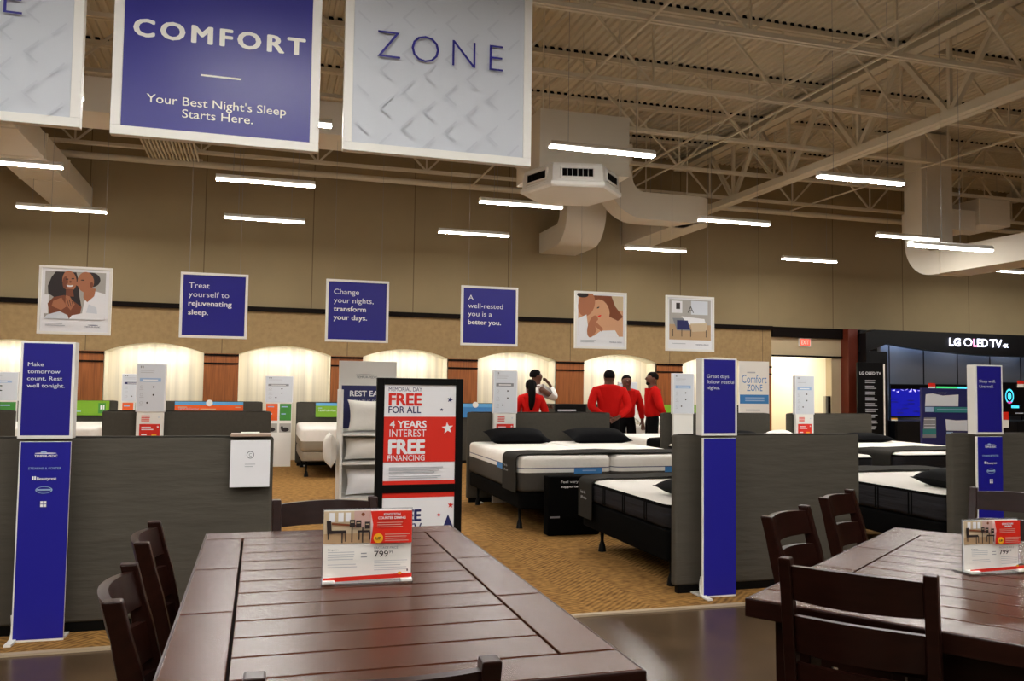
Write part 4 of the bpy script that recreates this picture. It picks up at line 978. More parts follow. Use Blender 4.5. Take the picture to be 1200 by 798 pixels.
# ------------------------------------------------------------------ dining tables
def dining_table(label, origin, rotz, W_, L_, H_):
    """origin = near-left corner on the floor; x across the width, y along the length"""
    t = thing('dining_table', label, 'table', origin, rotz, 'counter-height dining tables')
    th = 0.05; z0, z1 = H_-th, H_; g = 0.006
    mb = MB()
    mb.bbox(0.006, W_-0.006, 0.006, L_-0.006, z0, z1-0.010, M_GAP, 0.004)
    e = 0.13; sd = 0.125
    def board(xa, xb, ya, yb_, m): mb.bbox(xa+g/2, xb-g/2, ya+g/2, yb_-g/2, z1-0.014, z1, m, 0.0022)
    board(0, W_, 0, e, M_WOODT); board(0, W_, L_-e, L_, M_WOODT)
    for xa, xb in ((0, sd), (W_-sd, W_)):
        n = 3
        for i in range(n): board(xa, xb, e+(L_-2*e)*i/n, e+(L_-2*e)*(i+1)/n, M_WOODTS)
    n = round((L_-2*e)/0.131)
    for i in range(n): board(sd, W_-sd, e+(L_-2*e)*i/n, e+(L_-2*e)*(i+1)/n, M_WOODT)
    mb.bbox(-0.004, W_+0.004, -0.004, 0.006, z0, z1-0.001, M_WOOD, 0.004); mb.bbox(-0.004, W_+0.004, L_-0.006, L_+0.004, z0, z1-0.001, M_WOOD, 0.004)
    mb.bbox(-0.004, 0.006, 0, L_, z0, z1-0.001, M_WOOD, 0.004); mb.bbox(W_-0.006, W_+0.004, 0, L_, z0, z1-0.001, M_WOOD, 0.004)
    mb.build('tabletop', t)
    mb = MB(); i_ = 0.09
    for ya in (i_, L_-i_-0.022): mb.bbox(i_, W_-i_, ya, ya+0.022, z0-0.10, z0, M_WOOD, 0.003)
    for xa in (i_, W_-i_-0.022): mb.bbox(xa, xa+0.022, i_, L_-i_, z0-0.10, z0, M_WOOD, 0.003)
    mb.build('apron', t)
    for xa in (0.055, W_-0.055-0.095):
        for ya in (0.055, L_-0.055-0.095):
            mb = MB(); mb.loft([[(xa+dx+q*sx, ya+dy+q*sy_, z) for dx, dy, sx, sy_ in ((0, 0, 1, 1), (0.095, 0, -1, 1), (0.095, 0.095, -1, -1), (0, 0.095, 1, -1))] for z, q in ((0.0, 0.010), (0.3, 0.005), (z0, 0.0))], M_WOOD)
            mb.build('leg', t, bevel=0.004)
    return t
T1X, T1Y, T1W, T1L = -0.168, 1.505, 0.89, 1.72
dining_table('dark wood plank-top dining table in the left foreground', (T1X, T1Y, 0), 0, T1W, T1L, 0.91)
T2H = 0.895
c2 = atZ(875, 700, T2H); R2 = math.radians(35.2)
# near-left corner, length runs along R2; the width runs to the right
T2W, T2L = 0.90, 1.52
rot2 = R2 - PI/2
dining_table('dark wood dining table turned at an angle at lower right', (c2.x, c2.y, 0), rot2, T2W, T2L, T2H)

# ------------------------------------------------------------------ ladder-back counter chairs (front = +y)
def make_chair(label):
    t = thing('dining_chair', label, 'chair', (0, 0, 0), 0, 'ladder-back dining chairs')
    hw_ = 0.187
    def back_y(z): return -0.175 - 0.010*max(0, (0.55-z))/0.55*4 if z < 0.55 else -0.175 - 0.095*((z-0.55)/0.45)**1.25
    for s in (-1, 1):
        mb = MB(); loops = []
        for z in (0, 0.2, 0.4, 0.55, 0.65, 0.75, 0.85, 0.93, 1.0):
            y = back_y(z); w = 0.017; d = 0.024 if 0.4 < z < 0.9 else 0.020
            loops.append([(s*hw_-w, y-d, z), (s*hw_+w, y-d, z), (s*hw_+w, y+d, z), (s*hw_-w, y+d, z)])
        mb.loft(loops, M_WOOD); mb.build('rear_leg', t, bevel=0.004)
        mb = MB(); mb.loft([[(s*0.185+a*0.02*k, 0.165+b*0.02*k, z) for a, b in ((-1, -1), (1, -1), (1, 1), (-1, 1))] for z, k in ((0, 0.75), (0.3, 0.9), (0.585, 1.0))], M_WOOD); mb.build('front_leg', t, bevel=0.003)
        mb = MB(); mb.bar((s*0.185, -0.18, 0.30), (s*0.185, 0.165, 0.30), 0.02, 0.035, M_WOOD); mb.build('side_stretcher', t)
    MB().bar((-0.185, 0.165, 0.22), (0.185, 0.165, 0.22), 0.022, 0.04, M_WOOD).build('foot_rail', t)
    MB().bar((-0.185, -0.19, 0.34), (0.185, -0.19, 0.34), 0.02, 0.035, M_WOOD).build('back_stretcher', t)
    mb = MB(); soft_slab(mb, -0.215, 0.215, -0.165, 0.215, 0.585, 0.622, M_WOOD, rc=0.03, re=0.008); mb.build('seat', t, smooth=40)
    mb = MB()
    for ya in (-0.15, 0.155): mb.box(-0.165, 0.165, ya, ya+0.02, 0.525, 0.586, M_WOOD)
    for xa in (-0.195, 0.177): mb.box(xa, xa+0.018, -0.15, 0.17, 0.525, 0.586, M_WOOD)
    mb.build('seat_frame', t)
    for za, zb_ in ((0.899, 0.982), (0.772, 0.860), (0.652, 0.742)):
        mb = MB(); loops = []
        for i in range(13):
            u = -1+2*i/12; x = u*(hw_-0.012); bulge = -0.040*(1-u*u); th = 0.011
            ya, yb_ = back_y(za)+bulge, back_y(zb_)+bulge; cr = 0.006*(1-u*u)
            loops.append([(x, ya-th, za), (x, ya+th, za), (x, yb_+th, zb_+cr), (x, yb_-th, zb_+cr)])
        mb.loft(loops, M_WOOD); mb.build('back_slat', t, smooth=40)
    return t
chair0 = make_chair('dark ladder-back chair pushed to the left side of the left table, nearer the camera')
def chair_at(cx, cy, face_deg, label=None, first=False):
    """(cx,cy): middle of the back's top; face_deg: direction the sitter faces"""
    a = math.radians(face_deg); loc = (cx + 0.27*math.cos(a), cy + 0.27*math.sin(a), 0); rz = a - PI/2
    if first: chair0.location = loc; chair0.rotation_euler = (0, 0, rz); return chair0
    return dup(chair0, loc, rz, label)
def mid(a, b, dx=0, dy=0): p = (atZ(*a, 1.0) + atZ(*b, 1.0))/2; return p.x + dx, p.y + dy
chair_at(*mid((130, 706), (152, 658)), 3, first=True)
chair_at(*mid((165, 636), (181, 610), 0.0), 1.5, 'dark ladder-back chair pushed to the left side of the left table, farther from the camera')
chair_at(*mid((317, 590), (428, 584), 0.03, 0.08), -86, 'dark ladder-back chair at the far end of the left table, behind the price card')
_n = chair_at(*mid((295, 790), (578, 772)), 88, 'dark ladder-back chair at the near end of the left table, cut by the bottom edge')
_c = Vector((1.345, 1.69, 0))
_o = chair_at(_c.x, _c.y, 40, 'large dark ladder-back chair at the near end of the right table, back to the camera'); _o.scale = (0.87, 0.90, 1.035)
chair_at(*mid((898, 605), (943, 592)), -55, 'dark ladder-back chair by the right table, nearer the blue pillar')
chair_at(*mid((964, 583), (996, 573)), -54, 'dark ladder-back chair by the right table, second from the blue pillar')
_a = atZ(1135, 573, 1.0); _d = Vector((0.574, -0.819, 0))
chair_at(_a.x + _d.x*0.187 + 0.09, _a.y + _d.y*0.187 + 0.06, 215, 'dark ladder-back chair at the far end of the right table, behind its price card')

# ------------------------------------------------------------------ acrylic price-card holders
def price_card(label, x, y, z, rotz, small=False, w=0.238, h=0.19):
    t = thing('price_card_holder', label, 'price card', (x, y, z), rotz, 'dining price cards'); a = w/2
    MB().bbox(-a-0.004, a+0.004, -0.03, 0.05, 0.0, 0.004, M_GLASSY, 0.001).build('acrylic_foot', t)
    MB().box(-a, a, 0.0, 0.003, 0.004, h+0.004, M_WHITECARD).build('card', t); cd_ = last_part()
    p = Print(w, h, -a, 0.004, -0.0003)
    p.rect(M_WHITE, 0, 0, 1, 1)
    # picture of a dining set
    p.rect(M_P_WARM, 0.0, 0.01, 0.53, 0.47); p.rect(M_P_PINK, 0.34, 0.01, 0.53, 0.25); p.rect(M_P_FLOOR, 0.0, 0.33, 0.53, 0.47); p.ell(M_P_HAIRB, 0.44, 0.06, 0.02, 0.025)
    for u in (0.06, 0.16, 0.24): p.rect(M_WHITECARD, u, 0.03, u+0.06, 0.16)
    D = M_P_DARK
    p.shape(D, [(0.03, 0.14), (0.08, 0.14), (0.09, 0.30), (0.04, 0.30)]); p.rect(D, 0.04, 0.28, 0.25, 0.325); p.shape(M_P_HAIRB, [(0.09, 0.17), (0.42, 0.21), (0.42, 0.235), (0.09, 0.20)])
    for u, va, vb in ((0.045, 0.3, 0.41), (0.20, 0.3, 0.46), (0.24, 0.3, 0.44), (0.31, 0.22, 0.45), (0.39, 0.3, 0.42), (0.43, 0.24, 0.46), (0.51, 0.3, 0.42)): p.rect(D, u, va, u+0.015, vb)
    for u, va in ((0.29, 0.13), (0.36, 0.14), (0.46, 0.16)): p.rect(D, u, va, u+0.06, va+0.10); p.rect(M_P_WARM, u+0.01, va+0.03, u+0.05, va+0.042)
    p.rect(D, 0.38, 0.28, 0.52, 0.31)
    p.shape(M_RED, [(0.525, 0.01), (1.0, 0.01), (1.0, 0.47), (0.53, 0.47), (0.555, 0.2)])
    if small: p.text(M_WHITECARD, 'KINGSTON', 0.66, 0.09, 0.035, 0.86, 0.02); p.text(M_WHITECARD, 'DINING', 0.69, 0.135, 0.035, 0.83, 0.02)
    else: p.text(M_WHITECARD, 'KINGSTON', 0.675, 0.075, 0.035, 0.865, 0.02); p.text(M_WHITECARD, 'COUNTER DINING', 0.61, 0.125, 0.035, 0.925, 0.02)
    p.lines(M_P_PINK, 0.6, 0.17, 0.95, 3, 0.03, 0.008); p.ell(M_YELLOW, 0.615, 0.395, 0.055, 0.07); p.text(M_P_DARK, 'UP', 0.585, 0.415, 0.04, 0.645, 0.02); p.lines(M_P_PINK, 0.69, 0.335, 0.99, 4, 0.03, 0.009)
    p.text(M_GREYINK, 'PACKAGE PRICE', 0.57, 0.545, 0.032, 0.84, -0.004); p.text(M_P_DARK, '799', 0.57, 0.655, 0.085, 0.73, 0.008); p.text(M_P_DARK, '99', 0.735, 0.61, 0.04, 0.785, 0.0)
    p.text(M_GREYINK, 'Kingston', 0.05, 0.55, 0.026, 0.17, 0.0); p.lines(M_LIGHTINK, 0.05, 0.57, 0.42, 4, 0.033, 0.010); p.lines(M_GREYINK, 0.42, 0.59, 0.5, 2, 0.05, 0.014); p.lines(M_LIGHTINK, 0.05, 0.74, 0.38, 2, 0.035, 0.010)
    p.lines(M_LIGHTINK, 0.57, 0.70, 0.95, 5, 0.032, 0.009); p.rect(M_P_DARK, 0.94, 0.83, 0.955, 0.86); p.shape(M_RED, [(0, 0.925), (1.0, 0.885), (1.0, 0.945), (0, 0.985)]); p.ell(M_YELLOW, 0.86, 0.885, 0.025, 0.02)
    p.build('print', cd_)
    MB().box(-a-0.003, a+0.003, 0.0035, 0.006, 0.004, h+0.008, M_GLASSY).build('acrylic_back', t)
    for s in (-1, 1): MB().bbox(s*(a-0.015)-0.016, s*(a-0.015)+0.016, -0.034, -0.004, 0.004, 0.012, M_WHITE, 0.002).build('foot_tab', t)
    return t
h1 = atZ(378, 685, 0.91); h1b = atZ(482, 681, 0.91)
price_card('price card reading KINGSTON COUNTER DINING 799 on the left table', (h1.x+h1b.x)/2, (h1.y+h1b.y)/2+0.012, 0.911, math.atan2(h1b.y-h1.y, h1b.x-h1.x))
h2 = atZ(1130, 672, T2H); h2b = atZ(1193, 669, T2H)
price_card('price card reading KINGSTON DINING 799 on the right table', (h2.x+h2b.x)/2, (h2.y+h2b.y)/2, T2H+0.001, -0.05, True, 0.20, 0.155)

# ------------------------------------------------------------------ people
def skin_mesh(name, verts, edges, m, parent, sub=2):
    """verts: name -> ((x,y,z), radius or (rx,ry)); grown with Skin + Subdivision into one plain mesh"""
    keys = list(verts); me = bpy.data.meshes.new(name)
    me.from_pydata([verts[k][0] for k in keys], [(keys.index(a), keys.index(b)) for a, b in edges], [])
    o = bpy.data.objects.new(name, me); COL.objects.link(o)
    md = o.modifiers.new('skin', 'SKIN'); md.use_smooth_shade = True; md.branch_smoothing = 0.3
    sv = me.skin_vertices[0].data
    for i, k in enumerate(keys):
        r = verts[k][1]; sv[i].radius = (r, r) if isinstance(r, (int, float)) else r; sv[i].use_root = (i == 0)
    md = o.modifiers.new('sub', 'SUBSURF'); md.levels = sub; md.render_levels = sub
    dg = bpy.context.evaluated_depsgraph_get(); nm = bpy.data.meshes.new_from_object(o.evaluated_get(dg))
    bpy.data.objects.remove(o); bpy.data.meshes.remove(me)
    nm.name = name; nm.materials.clear(); nm.materials.append(m)
    for p in nm.polygons: p.use_smooth = True
    r = bpy.data.objects.new(name, nm); COL.objects.link(r); r.parent = parent
    return r
def person(label, loc, rotz, scale, shirt, J, hair='short', wide=1.0, head_turn=0.0, group='shop staff'):
    """front = +y. J gives elbow/wrist/hand joints for L (x<0) and R"""
    t = thing('person', label, 'person', loc, rotz, group); t.scale = (scale, scale, scale)
    w = wide
    V = {'pelvis': ((0, 0, 0.94), (0.115*w, 0.08)), 'waist': ((0, 0.005, 1.08), (0.11*w, 0.08)), 'chest': ((0, 0.0, 1.27), (0.125*w, 0.09)), 'upper': ((0, -0.01, 1.40), (0.085*w, 0.06)),
         'neck': ((0, -0.005, 1.475), 0.072), 'jaw': ((0, 0.024, 1.542), (0.078, 0.084)), 'skull': ((0, 0.0, 1.622), (0.100, 0.114)), 'crown': ((0, -0.008, 1.695), (0.072, 0.084))}
    E_ = [('pelvis', 'waist'), ('waist', 'chest'), ('chest', 'upper'), ('upper', 'neck'), ('neck', 'jaw'), ('jaw', 'skull'), ('skull', 'crown')]
    ch, sh = math.cos(head_turn), math.sin(head_turn)
    def hd(x, y, z): return (x*ch - y*sh, x*sh + y*ch, z)
    V['nose'] = (hd(0, 0.124, 1.595), 0.013); V['nose_root'] = (hd(0, 0.092, 1.612), 0.022); E_ += [('skull', 'nose_root'), ('nose_root', 'nose')]
    for s, n in ((-1, 'L'), (1, 'R')):
        V['ear'+n] = (hd(s*0.094, -0.008, 1.61), 0.014); E_.append(('skull', 'ear'+n))
        V['sh'+n] = ((s*0.18*w, -0.01, 1.405), 0.055); V['el'+n] = (J['el'+n], 0.040); V['wr'+n] = (J['wr'+n], 0.030); V['pa'+n] = (J['pa'+n], (0.036, 0.024))
        E_ += [('upper', 'sh'+n), ('sh'+n, 'el'+n), ('el'+n, 'wr'+n), ('wr'+n, 'pa'+n)]
        wr, pa = Vector(J['wr'+n]), Vector(J['pa'+n]); d = (pa-wr).normalized(); sd = d.cross(Vector((0, 1, 0.2))).normalized(); cu = d.cross(sd).normalized()
        for q, (o_, ln) in enumerate(((-0.028, 0.062), (-0.009, 0.072), (0.010, 0.068), (0.028, 0.054))):
            a = pa + sd*o_ + d*0.02; b_ = a + d*ln*0.5 + cu*0.006; c = b_ + d*ln*0.35 + cu*0.022
            V['f%s%da' % (n, q)] = (tuple(a), 0.0105); V['f%s%db' % (n, q)] = (tuple(b_), 0.0095); V['f%s%dc' % (n, q)] = (tuple(c), 0.008)
            E_ += [('pa'+n, 'f%s%da' % (n, q)), ('f%s%da' % (n, q), 'f%s%db' % (n, q)), ('f%s%db' % (n, q), 'f%s%dc' % (n, q))]
        a = (wr+pa)/2 + sd*0.035*-s + cu*0.01; b_ = a + d*0.035 + sd*0.02*-s + cu*0.015
        V['t%sa' % n] = (tuple(a), 0.012); V['t%sb' % n] = (tuple(b_), 0.010); E_ += [('wr'+n, 't%sa' % n), ('t%sa' % n, 't%sb' % n)]
        V['hip'+n] = ((s*0.085, 0, 0.88), 0.072); V['kn'+n] = ((s*0.10, 0.015, 0.49), 0.058); V['an'+n] = ((s*0.105, -0.02, 0.09), 0.038); V['toe'+n] = ((s*0.12, 0.12, 0.035), (0.036, 0.028))
        E_ += [('pelvis', 'hip'+n), ('hip'+n, 'kn'+n), ('kn'+n, 'an'+n), ('an'+n, 'toe'+n)]
    skin_mesh('body', V, E_, M_SKIN, t)
    # clothing follows the same bones, a little larger
    def grow(k, g): r = V[k][1]; r = (r, r) if isinstance(r, (int, float)) else r; return (r[0]+g, r[1]+g)
    C = {'chest': (V['chest'][0], grow('chest', 0.055))}
    C['waist'] = (V['waist'][0], grow('waist', 0.055)); C['hem'] = ((0, 0.002, 0.915), (0.165*w, 0.13)); C['upper'] = (V['upper'][0], grow('upper', 0.055)); C['collar'] = ((0, -0.008, 1.505), 0.085)
    CE = [('chest', 'waist'), ('waist', 'hem'), ('chest', 'upper'), ('upper', 'collar')]
    for n in 'LR':
        C['sh'+n] = (V['sh'+n][0], grow('sh'+n, 0.034)); C['el'+n] = (V['el'+n][0], grow('el'+n, 0.034)); C['cuff'+n] = (tuple(Vector(V['el'+n][0]).lerp(Vector(V['wr'+n][0]), 0.9)), 0.046)
        CE += [('upper', 'sh'+n), ('sh'+n, 'el'+n), ('el'+n, 'cuff'+n)]
    skin_mesh('shirt', C, CE, shirt, t)
    T = {'pelvis': ((0, 0, 0.925), (0.158*w, 0.122)), 'belt': ((0, 0.002, 1.07), (0.140*w, 0.108))}; TE = [('pelvis', 'belt')]
    for n in 'LR':
        T['hip'+n] = (V['hip'+n][0], grow('hip'+n, 0.036)); T['kn'+n] = (V['kn'+n][0], grow('kn'+n, 0.022)); T['an'+n] = (V['an'+n][0], grow('an'+n, 0.028))
        TE += [('pelvis', 'hip'+n), ('hip'+n, 'kn'+n), ('kn'+n, 'an'+n)]
    skin_mesh('trousers', T, TE, M_TROUSER, t)
    for s, n in ((-1, 'L'), (1, 'R')):
        mb = MB(); mb.ball((s*0.115, 0.06, 0.045), (0.048, 0.135, 0.044), M_SHOE); mb.build('shoe', t, smooth=60)
        e = hd(s*0.034, 0.090, 1.628); MB().ball(e, 0.010, M_EYE, 8, 6).ball((e[0]+0.006*-sh, e[1]+0.006*ch, e[2]), 0.0075, M_HAIR, 6, 5).build('eye', t, smooth=60)
    e = hd(0, 0.092, 1.556); MB().ball(e, (0.024, 0.012, 0.008), mat('lips_%d' % len(MATS), (120, 66, 58), 0.5), 8, 6).build('mouth', t, smooth=60)
    # hair: a cap over the skull, open at the face
    mb = MB(); nu, nv = 20, 8; loops = []
    for i in range(nv+1):
        ph = PI/2*i/nv*1.30; row = []
        for k in range(nu):
            th_ = 2*PI*k/nu; fr = max(0, math.sin(th_))      # +y = face
            p_ = min(ph, PI/2*(0.66 if fr > 0.35 else 1.30)); r = 1.0
            x = 0.092*math.sin(p_)*math.cos(th_); y = -0.006 + (0.108 if math.sin(th_) < 0 else 0.098)*math.sin(p_)*math.sin(th_); z = 1.636 + 0.092*math.cos(p_)
            row.append(hd(x, y, z))
        loops.append(row)
    mb.loft(loops[1:], M_HAIR)
    if hair == 'long':
        mb.tube([hd(0, -0.085, 1.66), hd(0, -0.125, 1.60), hd(0, -0.13, 1.50), hd(0.0, -0.135, 1.38), hd(-0.01, -0.135, 1.27), hd(-0.012, -0.13, 1.20)], [0.05, 0.062, 0.066, 0.06, 0.045, 0.015], M_HAIR, 12)
        mb.ball(hd(0, -0.03, 1.63), (0.098, 0.10, 0.09), M_HAIR)
    mb.build('hair', t, smooth=60)
    if hair == 'beard':
        mb = MB(); mb.ball(hd(0, 0.046, 1.528), (0.066, 0.060, 0.038), M_HAIR); mb.build('beard', t, smooth=60)
    return t
behind = {'elL': (-0.31, -0.06, 1.13), 'wrL': (-0.10, -0.20, 0.985), 'paL': (-0.02, -0.215, 0.955), 'elR': (0.31, -0.06, 1.13), 'wrR': (0.11, -0.225, 0.965), 'paR': (0.035, -0.245, 0.935)}
side = {'elL': (-0.27, -0.03, 1.13), 'wrL': (-0.28, 0.07, 0.90), 'paL': (-0.28, 0.10, 0.82), 'elR': (0.27, -0.04, 1.13), 'wrR': (0.27, 0.05, 0.90), 'paR': (0.26, 0.08, 0.82)}
front = {'elL': (-0.28, 0.0, 1.12), 'wrL': (-0.10, 0.22, 1.08), 'paL': (-0.03, 0.24, 1.09), 'elR': (0.28, 0.0, 1.12), 'wrR': (0.10, 0.24, 1.06), 'paR': (0.03, 0.26, 1.07)}
chin = {'elR': (0.20, 0.27, 1.24), 'wrR': (0.08, 0.24, 1.46), 'paR': (0.04, 0.19, 1.53), 'elL': (-0.26, 0.02, 1.13), 'wrL': (-0.05, 0.25, 1.10), 'paL': (0.03, 0.27, 1.11)}
pA = atY(714, 436, 12.5); person('person in a red shirt seen from behind, hands clasped behind the back', (pA.x, 12.5, 0.006), math.radians(-14), 1.0, M_SHIRT, behind, wide=1.22)
pB_ = atY(738, 441, 13.5); person('person in a red shirt half hidden behind the one with clasped hands', (pB_.x-0.06, 13.5, 0.006), math.radians(165), 0.965, M_SHIRT, side, wide=1.05)
pC = atY(763, 438, 12.95); person('person in a red shirt and black trousers standing in profile at right, looking left', (pC.x+0.02, 12.95, 0.006), math.radians(78), 0.995, M_SHIRT, behind, 'beard', wide=1.1)
pD = atY(622, 447, 12.3); person('person in a red shirt with long dark hair, seen from behind', (pD.x, 12.3, 0.006), math.radians(-8), 0.90, M_SHIRT, front, 'long', wide=0.92)
pE = atY(628, 435, 13.3); person('person in a white shirt with one hand raised to the chin', (pE.x, 13.3, 0.006), math.radians(-80), 1.0, M_SHIRTW, chin, wide=1.05)

# ------------------------------------------------------------------ television showroom at right
t = thing('tv_showroom_front', 'black television alcove with lit LG OLED TV sign over grey panels', 'display booth', (16, 15.6, 0))
b0 = Vector((16, 15.6, 0))
top = [(12.74, 2.70), (13.0, 2.80), (20.5, 2.80)]
bot = [(20.5, 2.40)] + [(20.5 - (20.5-13.32)*i/14, 2.29 + 0.21*(abs((i-7.0)/7.0)**2.2)) for i in range(0, 15)]
mb = MB(b0); mb.prism([(12.74, 2.3), (12.74, 2.72), (12.95, 2.8), (20.5, 2.8)] + bot[1:], 'y', 15.5, 15.7, M_LGBLACK)
mb.build('fascia', t)
mb = MB(b0).box(12.74, 13.30, 15.5, 15.75, 0.006, 2.32, M_LGBLACK); mb.build('side_pier', t)
mb = MB(b0).box(13.28, 20.5, 16.32, 16.4, 0.006, 2.75, M_LGGREY)
for x in (14.05, 15.03, 16.02, 17.0, 17.95, 18.9): mb.box(x-0.015, x+0.015, 16.315, 16.325, 0.006, 2.7, M_LGBLACK)
mb.box(13.2, 13.30, 15.7, 16.4, 0.006, 2.75, M_LGGREY)
mb.build('grey_back_panels', t)
mb = MB(b0).box(12.74, 20.5, 15.7, 16.42, 2.72, 2.8, M_LGBLACK); mb.build('soffit', t)
mb = MB(b0).box(13.35, 20.4, 16.18, 16.2, 2.66, 2.70, M_GLOWB).box(13.34, 13.355, 16.0, 16.02, 0.9, 2.62, M_GLOWB); mb.build('led_strip', t)
for x in (14.2, 15.8, 17.4):  # unseen lamps behind the fascia, added to brighten the grey back panels
    MB(b0).prism([(x+0.09*math.cos(2*PI*i/14), 15.95+0.09*math.sin(2*PI*i/14)) for i in range(14)], 'z', 2.705, 2.72, M_DOWN).build('added_downlight', t)
la, lb = atY(1112, 404, 15.48), atY(1181, 405, 15.48)
pw_ = lb.x-la.x; p = Print(pw_, 0.30, la.x-16, 2.43, -0.1306)
mbL = Print(pw_, 0.30, la.x-16, 2.43, -0.115)
p.text(M_GLOWW, 'LG', 0.0, 0.78, 0.62, 0.19, 0.03); p.text(M_GLOWW, 'O', 0.24, 0.78, 0.62, 0.385, 0.0); p.text(M_GLOWP, 'L', 0.40, 0.78, 0.62, 0.46, 0.045); p.text(M_GLOWW, 'ED', 0.465, 0.78, 0.62, 0.65, 0.02); p.text(M_GLOWW, 'TV', 0.68, 0.78, 0.62, 0.89, 0.03); p.text(M_GLOWW, '4K', 0.90, 0.78, 0.30, 1.0, 0.04)
p.build('lit_lettering', t)
# board with small print left of the alcove
t = thing('info_board', 'black board with LG OLED TV heading and small white print, left of the alcove', 'sign', (atY(1021, 470, 15.2).x, 15.2, 0))
MB().bbox(-0.34, 0.30, 0, 0.05, 0.006, 2.06, M_BLACK, 0.004).build('board', t)
p = Print(0.62, 2.0, -0.33, 0.04, -0.0006); p.text(M_WHITECARD, 'LG OLED TV', 0.06, 0.12, 0.03, 0.95, 0.02)
for i in range(9): p.lines(M_LIGHTINK, 0.28, 0.18+0.062*i, 0.8, 2, 0.022, 0.008, 0.3)
p.ell(M_TEAL, 0.80, 0.84, 0.15, 0.05); p.ell(M_PALEBLUE, 0.82, 0.82, 0.10, 0.03); p.build('print', t)
c_ = atY(1036.5, 475, 13.9)
t = thing('banner_stand', 'thin white banner edge standing upright beside the televisions', 'banner', (c_.x, 13.9, 0), math.radians(52))
MB().bbox(-0.20, 0.20, -0.006, 0.006, 0.05, 1.98, M_WHITE, 0.002).build('banner_sheet', t)
MB().bbox(-0.21, 0.21, -0.06, 0.06, 0.006, 0.06, M_WHITE, 0.006).build('base', t)
def tv(label, x0, x1, y, z0, z1, draw, group='televisions'):
    t = thing('television', label, 'television', ((x0+x1)/2, y, z0), 0, group); a = (x1-x0)/2; h = z1-z0
    MB().bbox(-a, a, 0, 0.04, 0, h, M_LGBLACK, 0.006).build('casing', t)
    MB().box(-a+0.02, a-0.02, -0.002, 0.001, 0.03, h-0.02, M_SCRDARK).build('screen', t); sc_ = last_part()
    p = Print(2*a-0.04, h-0.05, -a+0.02, 0.03, -0.0026); draw(p); p.build('screen_image', sc_)
    MB().bbox(-a*0.3, a*0.3, 0.04, YW+0.32-y, h*0.3, h*0.6, M_LGBLACK, 0.004).build('wall_bracket', t)
    return t
def scr_blue(p):
    p.rect(M_SCRBLUE, 0, 0.14, 0.93, 1.0)
    for i in range(9): p.shape(M_SCRLILAC, [(0.02+0.1*i, 0.18+0.05*math.sin(i*2.1)), (0.10+0.1*i, 0.15+0.04*math.sin(i*1.3)), (0.09+0.1*i, 0.20+0.05*math.sin(i*1.7))])
    for i in range(10): p.ell(M_SCRNAVY, 0.08+(0.13*i) % 0.78, 0.45+0.05*((i*7) % 10), 0.09, 0.02)
def scr_green(p):
    p.rect(M_SCRGREEN, 0.0, 0.05, 0.4, 0.95); p.rect(M_SCRCYAN, 0.4, 0.05, 0.98, 0.95)
    for i in range(5): p.shape(M_SCRLILAC, [(0.05+0.15*i, 0.2), (0.12+0.15*i, 0.1), (0.1+0.15*i, 0.9)])
def scr_ring(p):
    p.ring(M_SCRCYAN, 0.13, 0.42, 0.055, 0.235, 0.24); p.ell(M_SCRPINK, 0.13, 0.62, 0.03, 0.03); p.ell(M_SCRCYAN, 0.13, 0.42, 0.024, 0.12); p.rect(M_SCRCYAN, 0.15, 0.72, 0.25, 0.80); p.lines(M_LIGHTINK, 0.2, 0.95, 0.6, 1, 0.1, 0.03)
tv('television with a blue screen left of the purple pillow display', atY(1043, 455, 15.9).x, atY(1083, 455, 15.9).x+0.25, 15.9, atY(1060, 489, 15.9).z, atY(1060, 450, 15.9).z, scr_blue)
tv('television with a green and cyan screen above the purple pillow display', 15.16, 16.75, 16.1, 0.86, 1.63, scr_green)
tv('television with a glowing ring on its black screen, right of the last pillar', atY(1170, 450, 15.9).x, 19.2, 15.9, atY(1185, 487, 15.9).z, atY(1185, 448, 15.9).z, scr_ring)
def tag_card(label, px_, py_, y, w, h, m):
    c = atY(px_, py_, y); o = MB().box(-w/2, w/2, 0, 0.004, 0, h*0.5, M_WHITE).box(-w/2, w/2, 0, 0.004, h*0.5, h, m).build('price_tag')
    o.location = (c.x, y, c.z-h/2 if m is not M_YELLOW else 0.80); tag(o, label, 'price tag', 'showroom price tags'); return o
tag_card('red and white price tag at the top edge of the left television', 1092, 453, 15.88, 0.2, 0.16, M_RED)
tag_card('red and white price tag at the right edge of the photo, on the ring television', 1196, 450, 15.88, 0.2, 0.16, M_RED)
tag_card('red and white price tag just right of the last blue pillar, below the ring television', 1178, 492, 15.36, 0.2, 0.36, M_RED)
tag_card('small yellow tag under the blue television', 1048, 485.5, 15.38, 0.16, 0.06, M_YELLOW)
t = thing('tv_cabinet', 'long black cabinet under the televisions', 'cabinet', (16.6, 15.4, 0))
MB().bbox(-3.2, 3.6, 0, 0.45, 0.05, 0.80, M_LGBLACK, 0.01).build('body', t)
MB().bbox(-3.15, 3.55, 0.03, 0.4, 0.006, 0.06, M_BLACK, 0.002).build('plinth', t)
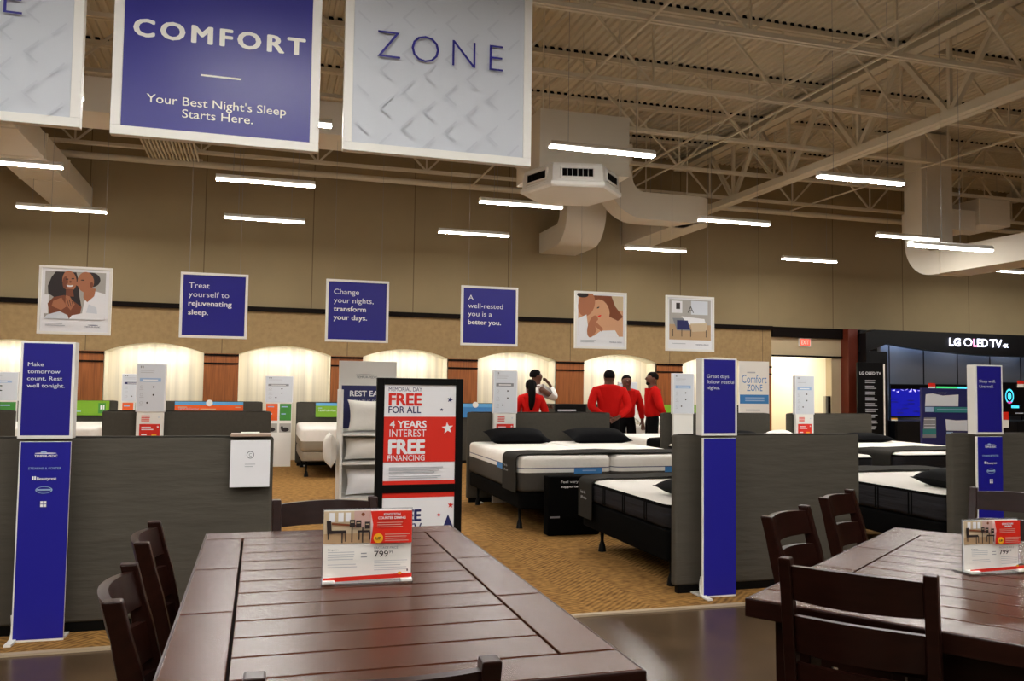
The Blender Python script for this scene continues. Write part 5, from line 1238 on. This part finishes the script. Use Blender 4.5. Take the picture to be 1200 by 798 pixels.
for k in range(4): MB().bbox(-3.17+1.69*k, -3.17+1.69*k+1.67, -0.02, 0.0, 0.09, 0.77, M_LGBLACK, 0.004).build('door', t)
# pillow display in front of the televisions
yp = 12.6; q = lambda x, y: atY(x, y, yp)
x0_, x1_ = q(1081, 490).x, q(1150, 490).x; zt_ = q(1100, 455).z
t = thing('pillow_display', 'navy pillow display stand with white pillow pictures and teal bands', 'display stand', ((x0_+x1_)/2, yp, 0)); a = (x1_-x0_)/2
MB().bbox(-a, a, 0, 0.06, 0.006, zt_, M_NAVY, 0.006).build('board', t)
MB().bbox(-a, a, -0.12, 0.2, 0.006, 0.05, M_NAVY, 0.006).build('base', t)
p = Print(2*a, zt_-0.02, -a, 0.01, -0.0006)
V_ = lambda y: 1-(q(1100, y).z/zt_); U_ = lambda x: (q(x, 480).x-x0_)/(x1_-x0_)
p.shape(M_CARDGREY, [(U_(1085), V_(461.5)), (U_(1093), V_(460.5)), (U_(1105), V_(463)), (U_(1123.5), V_(461.5)), (U_(1123), V_(475.5)), (U_(1084), V_(475.5))])
p.text(M_LIGHTINK, 'TEMPUR', U_(1099), V_(460.3), 0.008, U_(1110), 0.02)
p.rect(M_PALEBLUE, U_(1084), V_(476.5), U_(1094), V_(482.5)); p.rect(M_TEAL, U_(1095), V_(476.5), 1.0, V_(483)); p.lines(M_PALEBLUE, U_(1098), V_(479), 0.95, 1, 0.1, 0.006)
p.shape(M_GREYINK, [(U_(1082.5), V_(489)), (U_(1096.5), V_(489)), (U_(1096.5), V_(513)), (U_(1080.5), V_(513))]); p.rect(M_TEAL, U_(1081), V_(502.5), U_(1096.5), V_(509))
for yy in (491, 494, 497, 500): p.rect(M_CARDGREY, U_(1082.5), V_(yy), U_(1095.5), V_(yy+0.8))
p.shape(M_CARDGREY, [(U_(1107.5), V_(491)), (U_(1120), V_(492.5)), (U_(1133), V_(492)), (U_(1133), V_(505)), (U_(1108.5), V_(504.5))]); p.rect(M_PALEBLUE, U_(1108.5), V_(506), U_(1116), V_(512))
p.build('print', t)
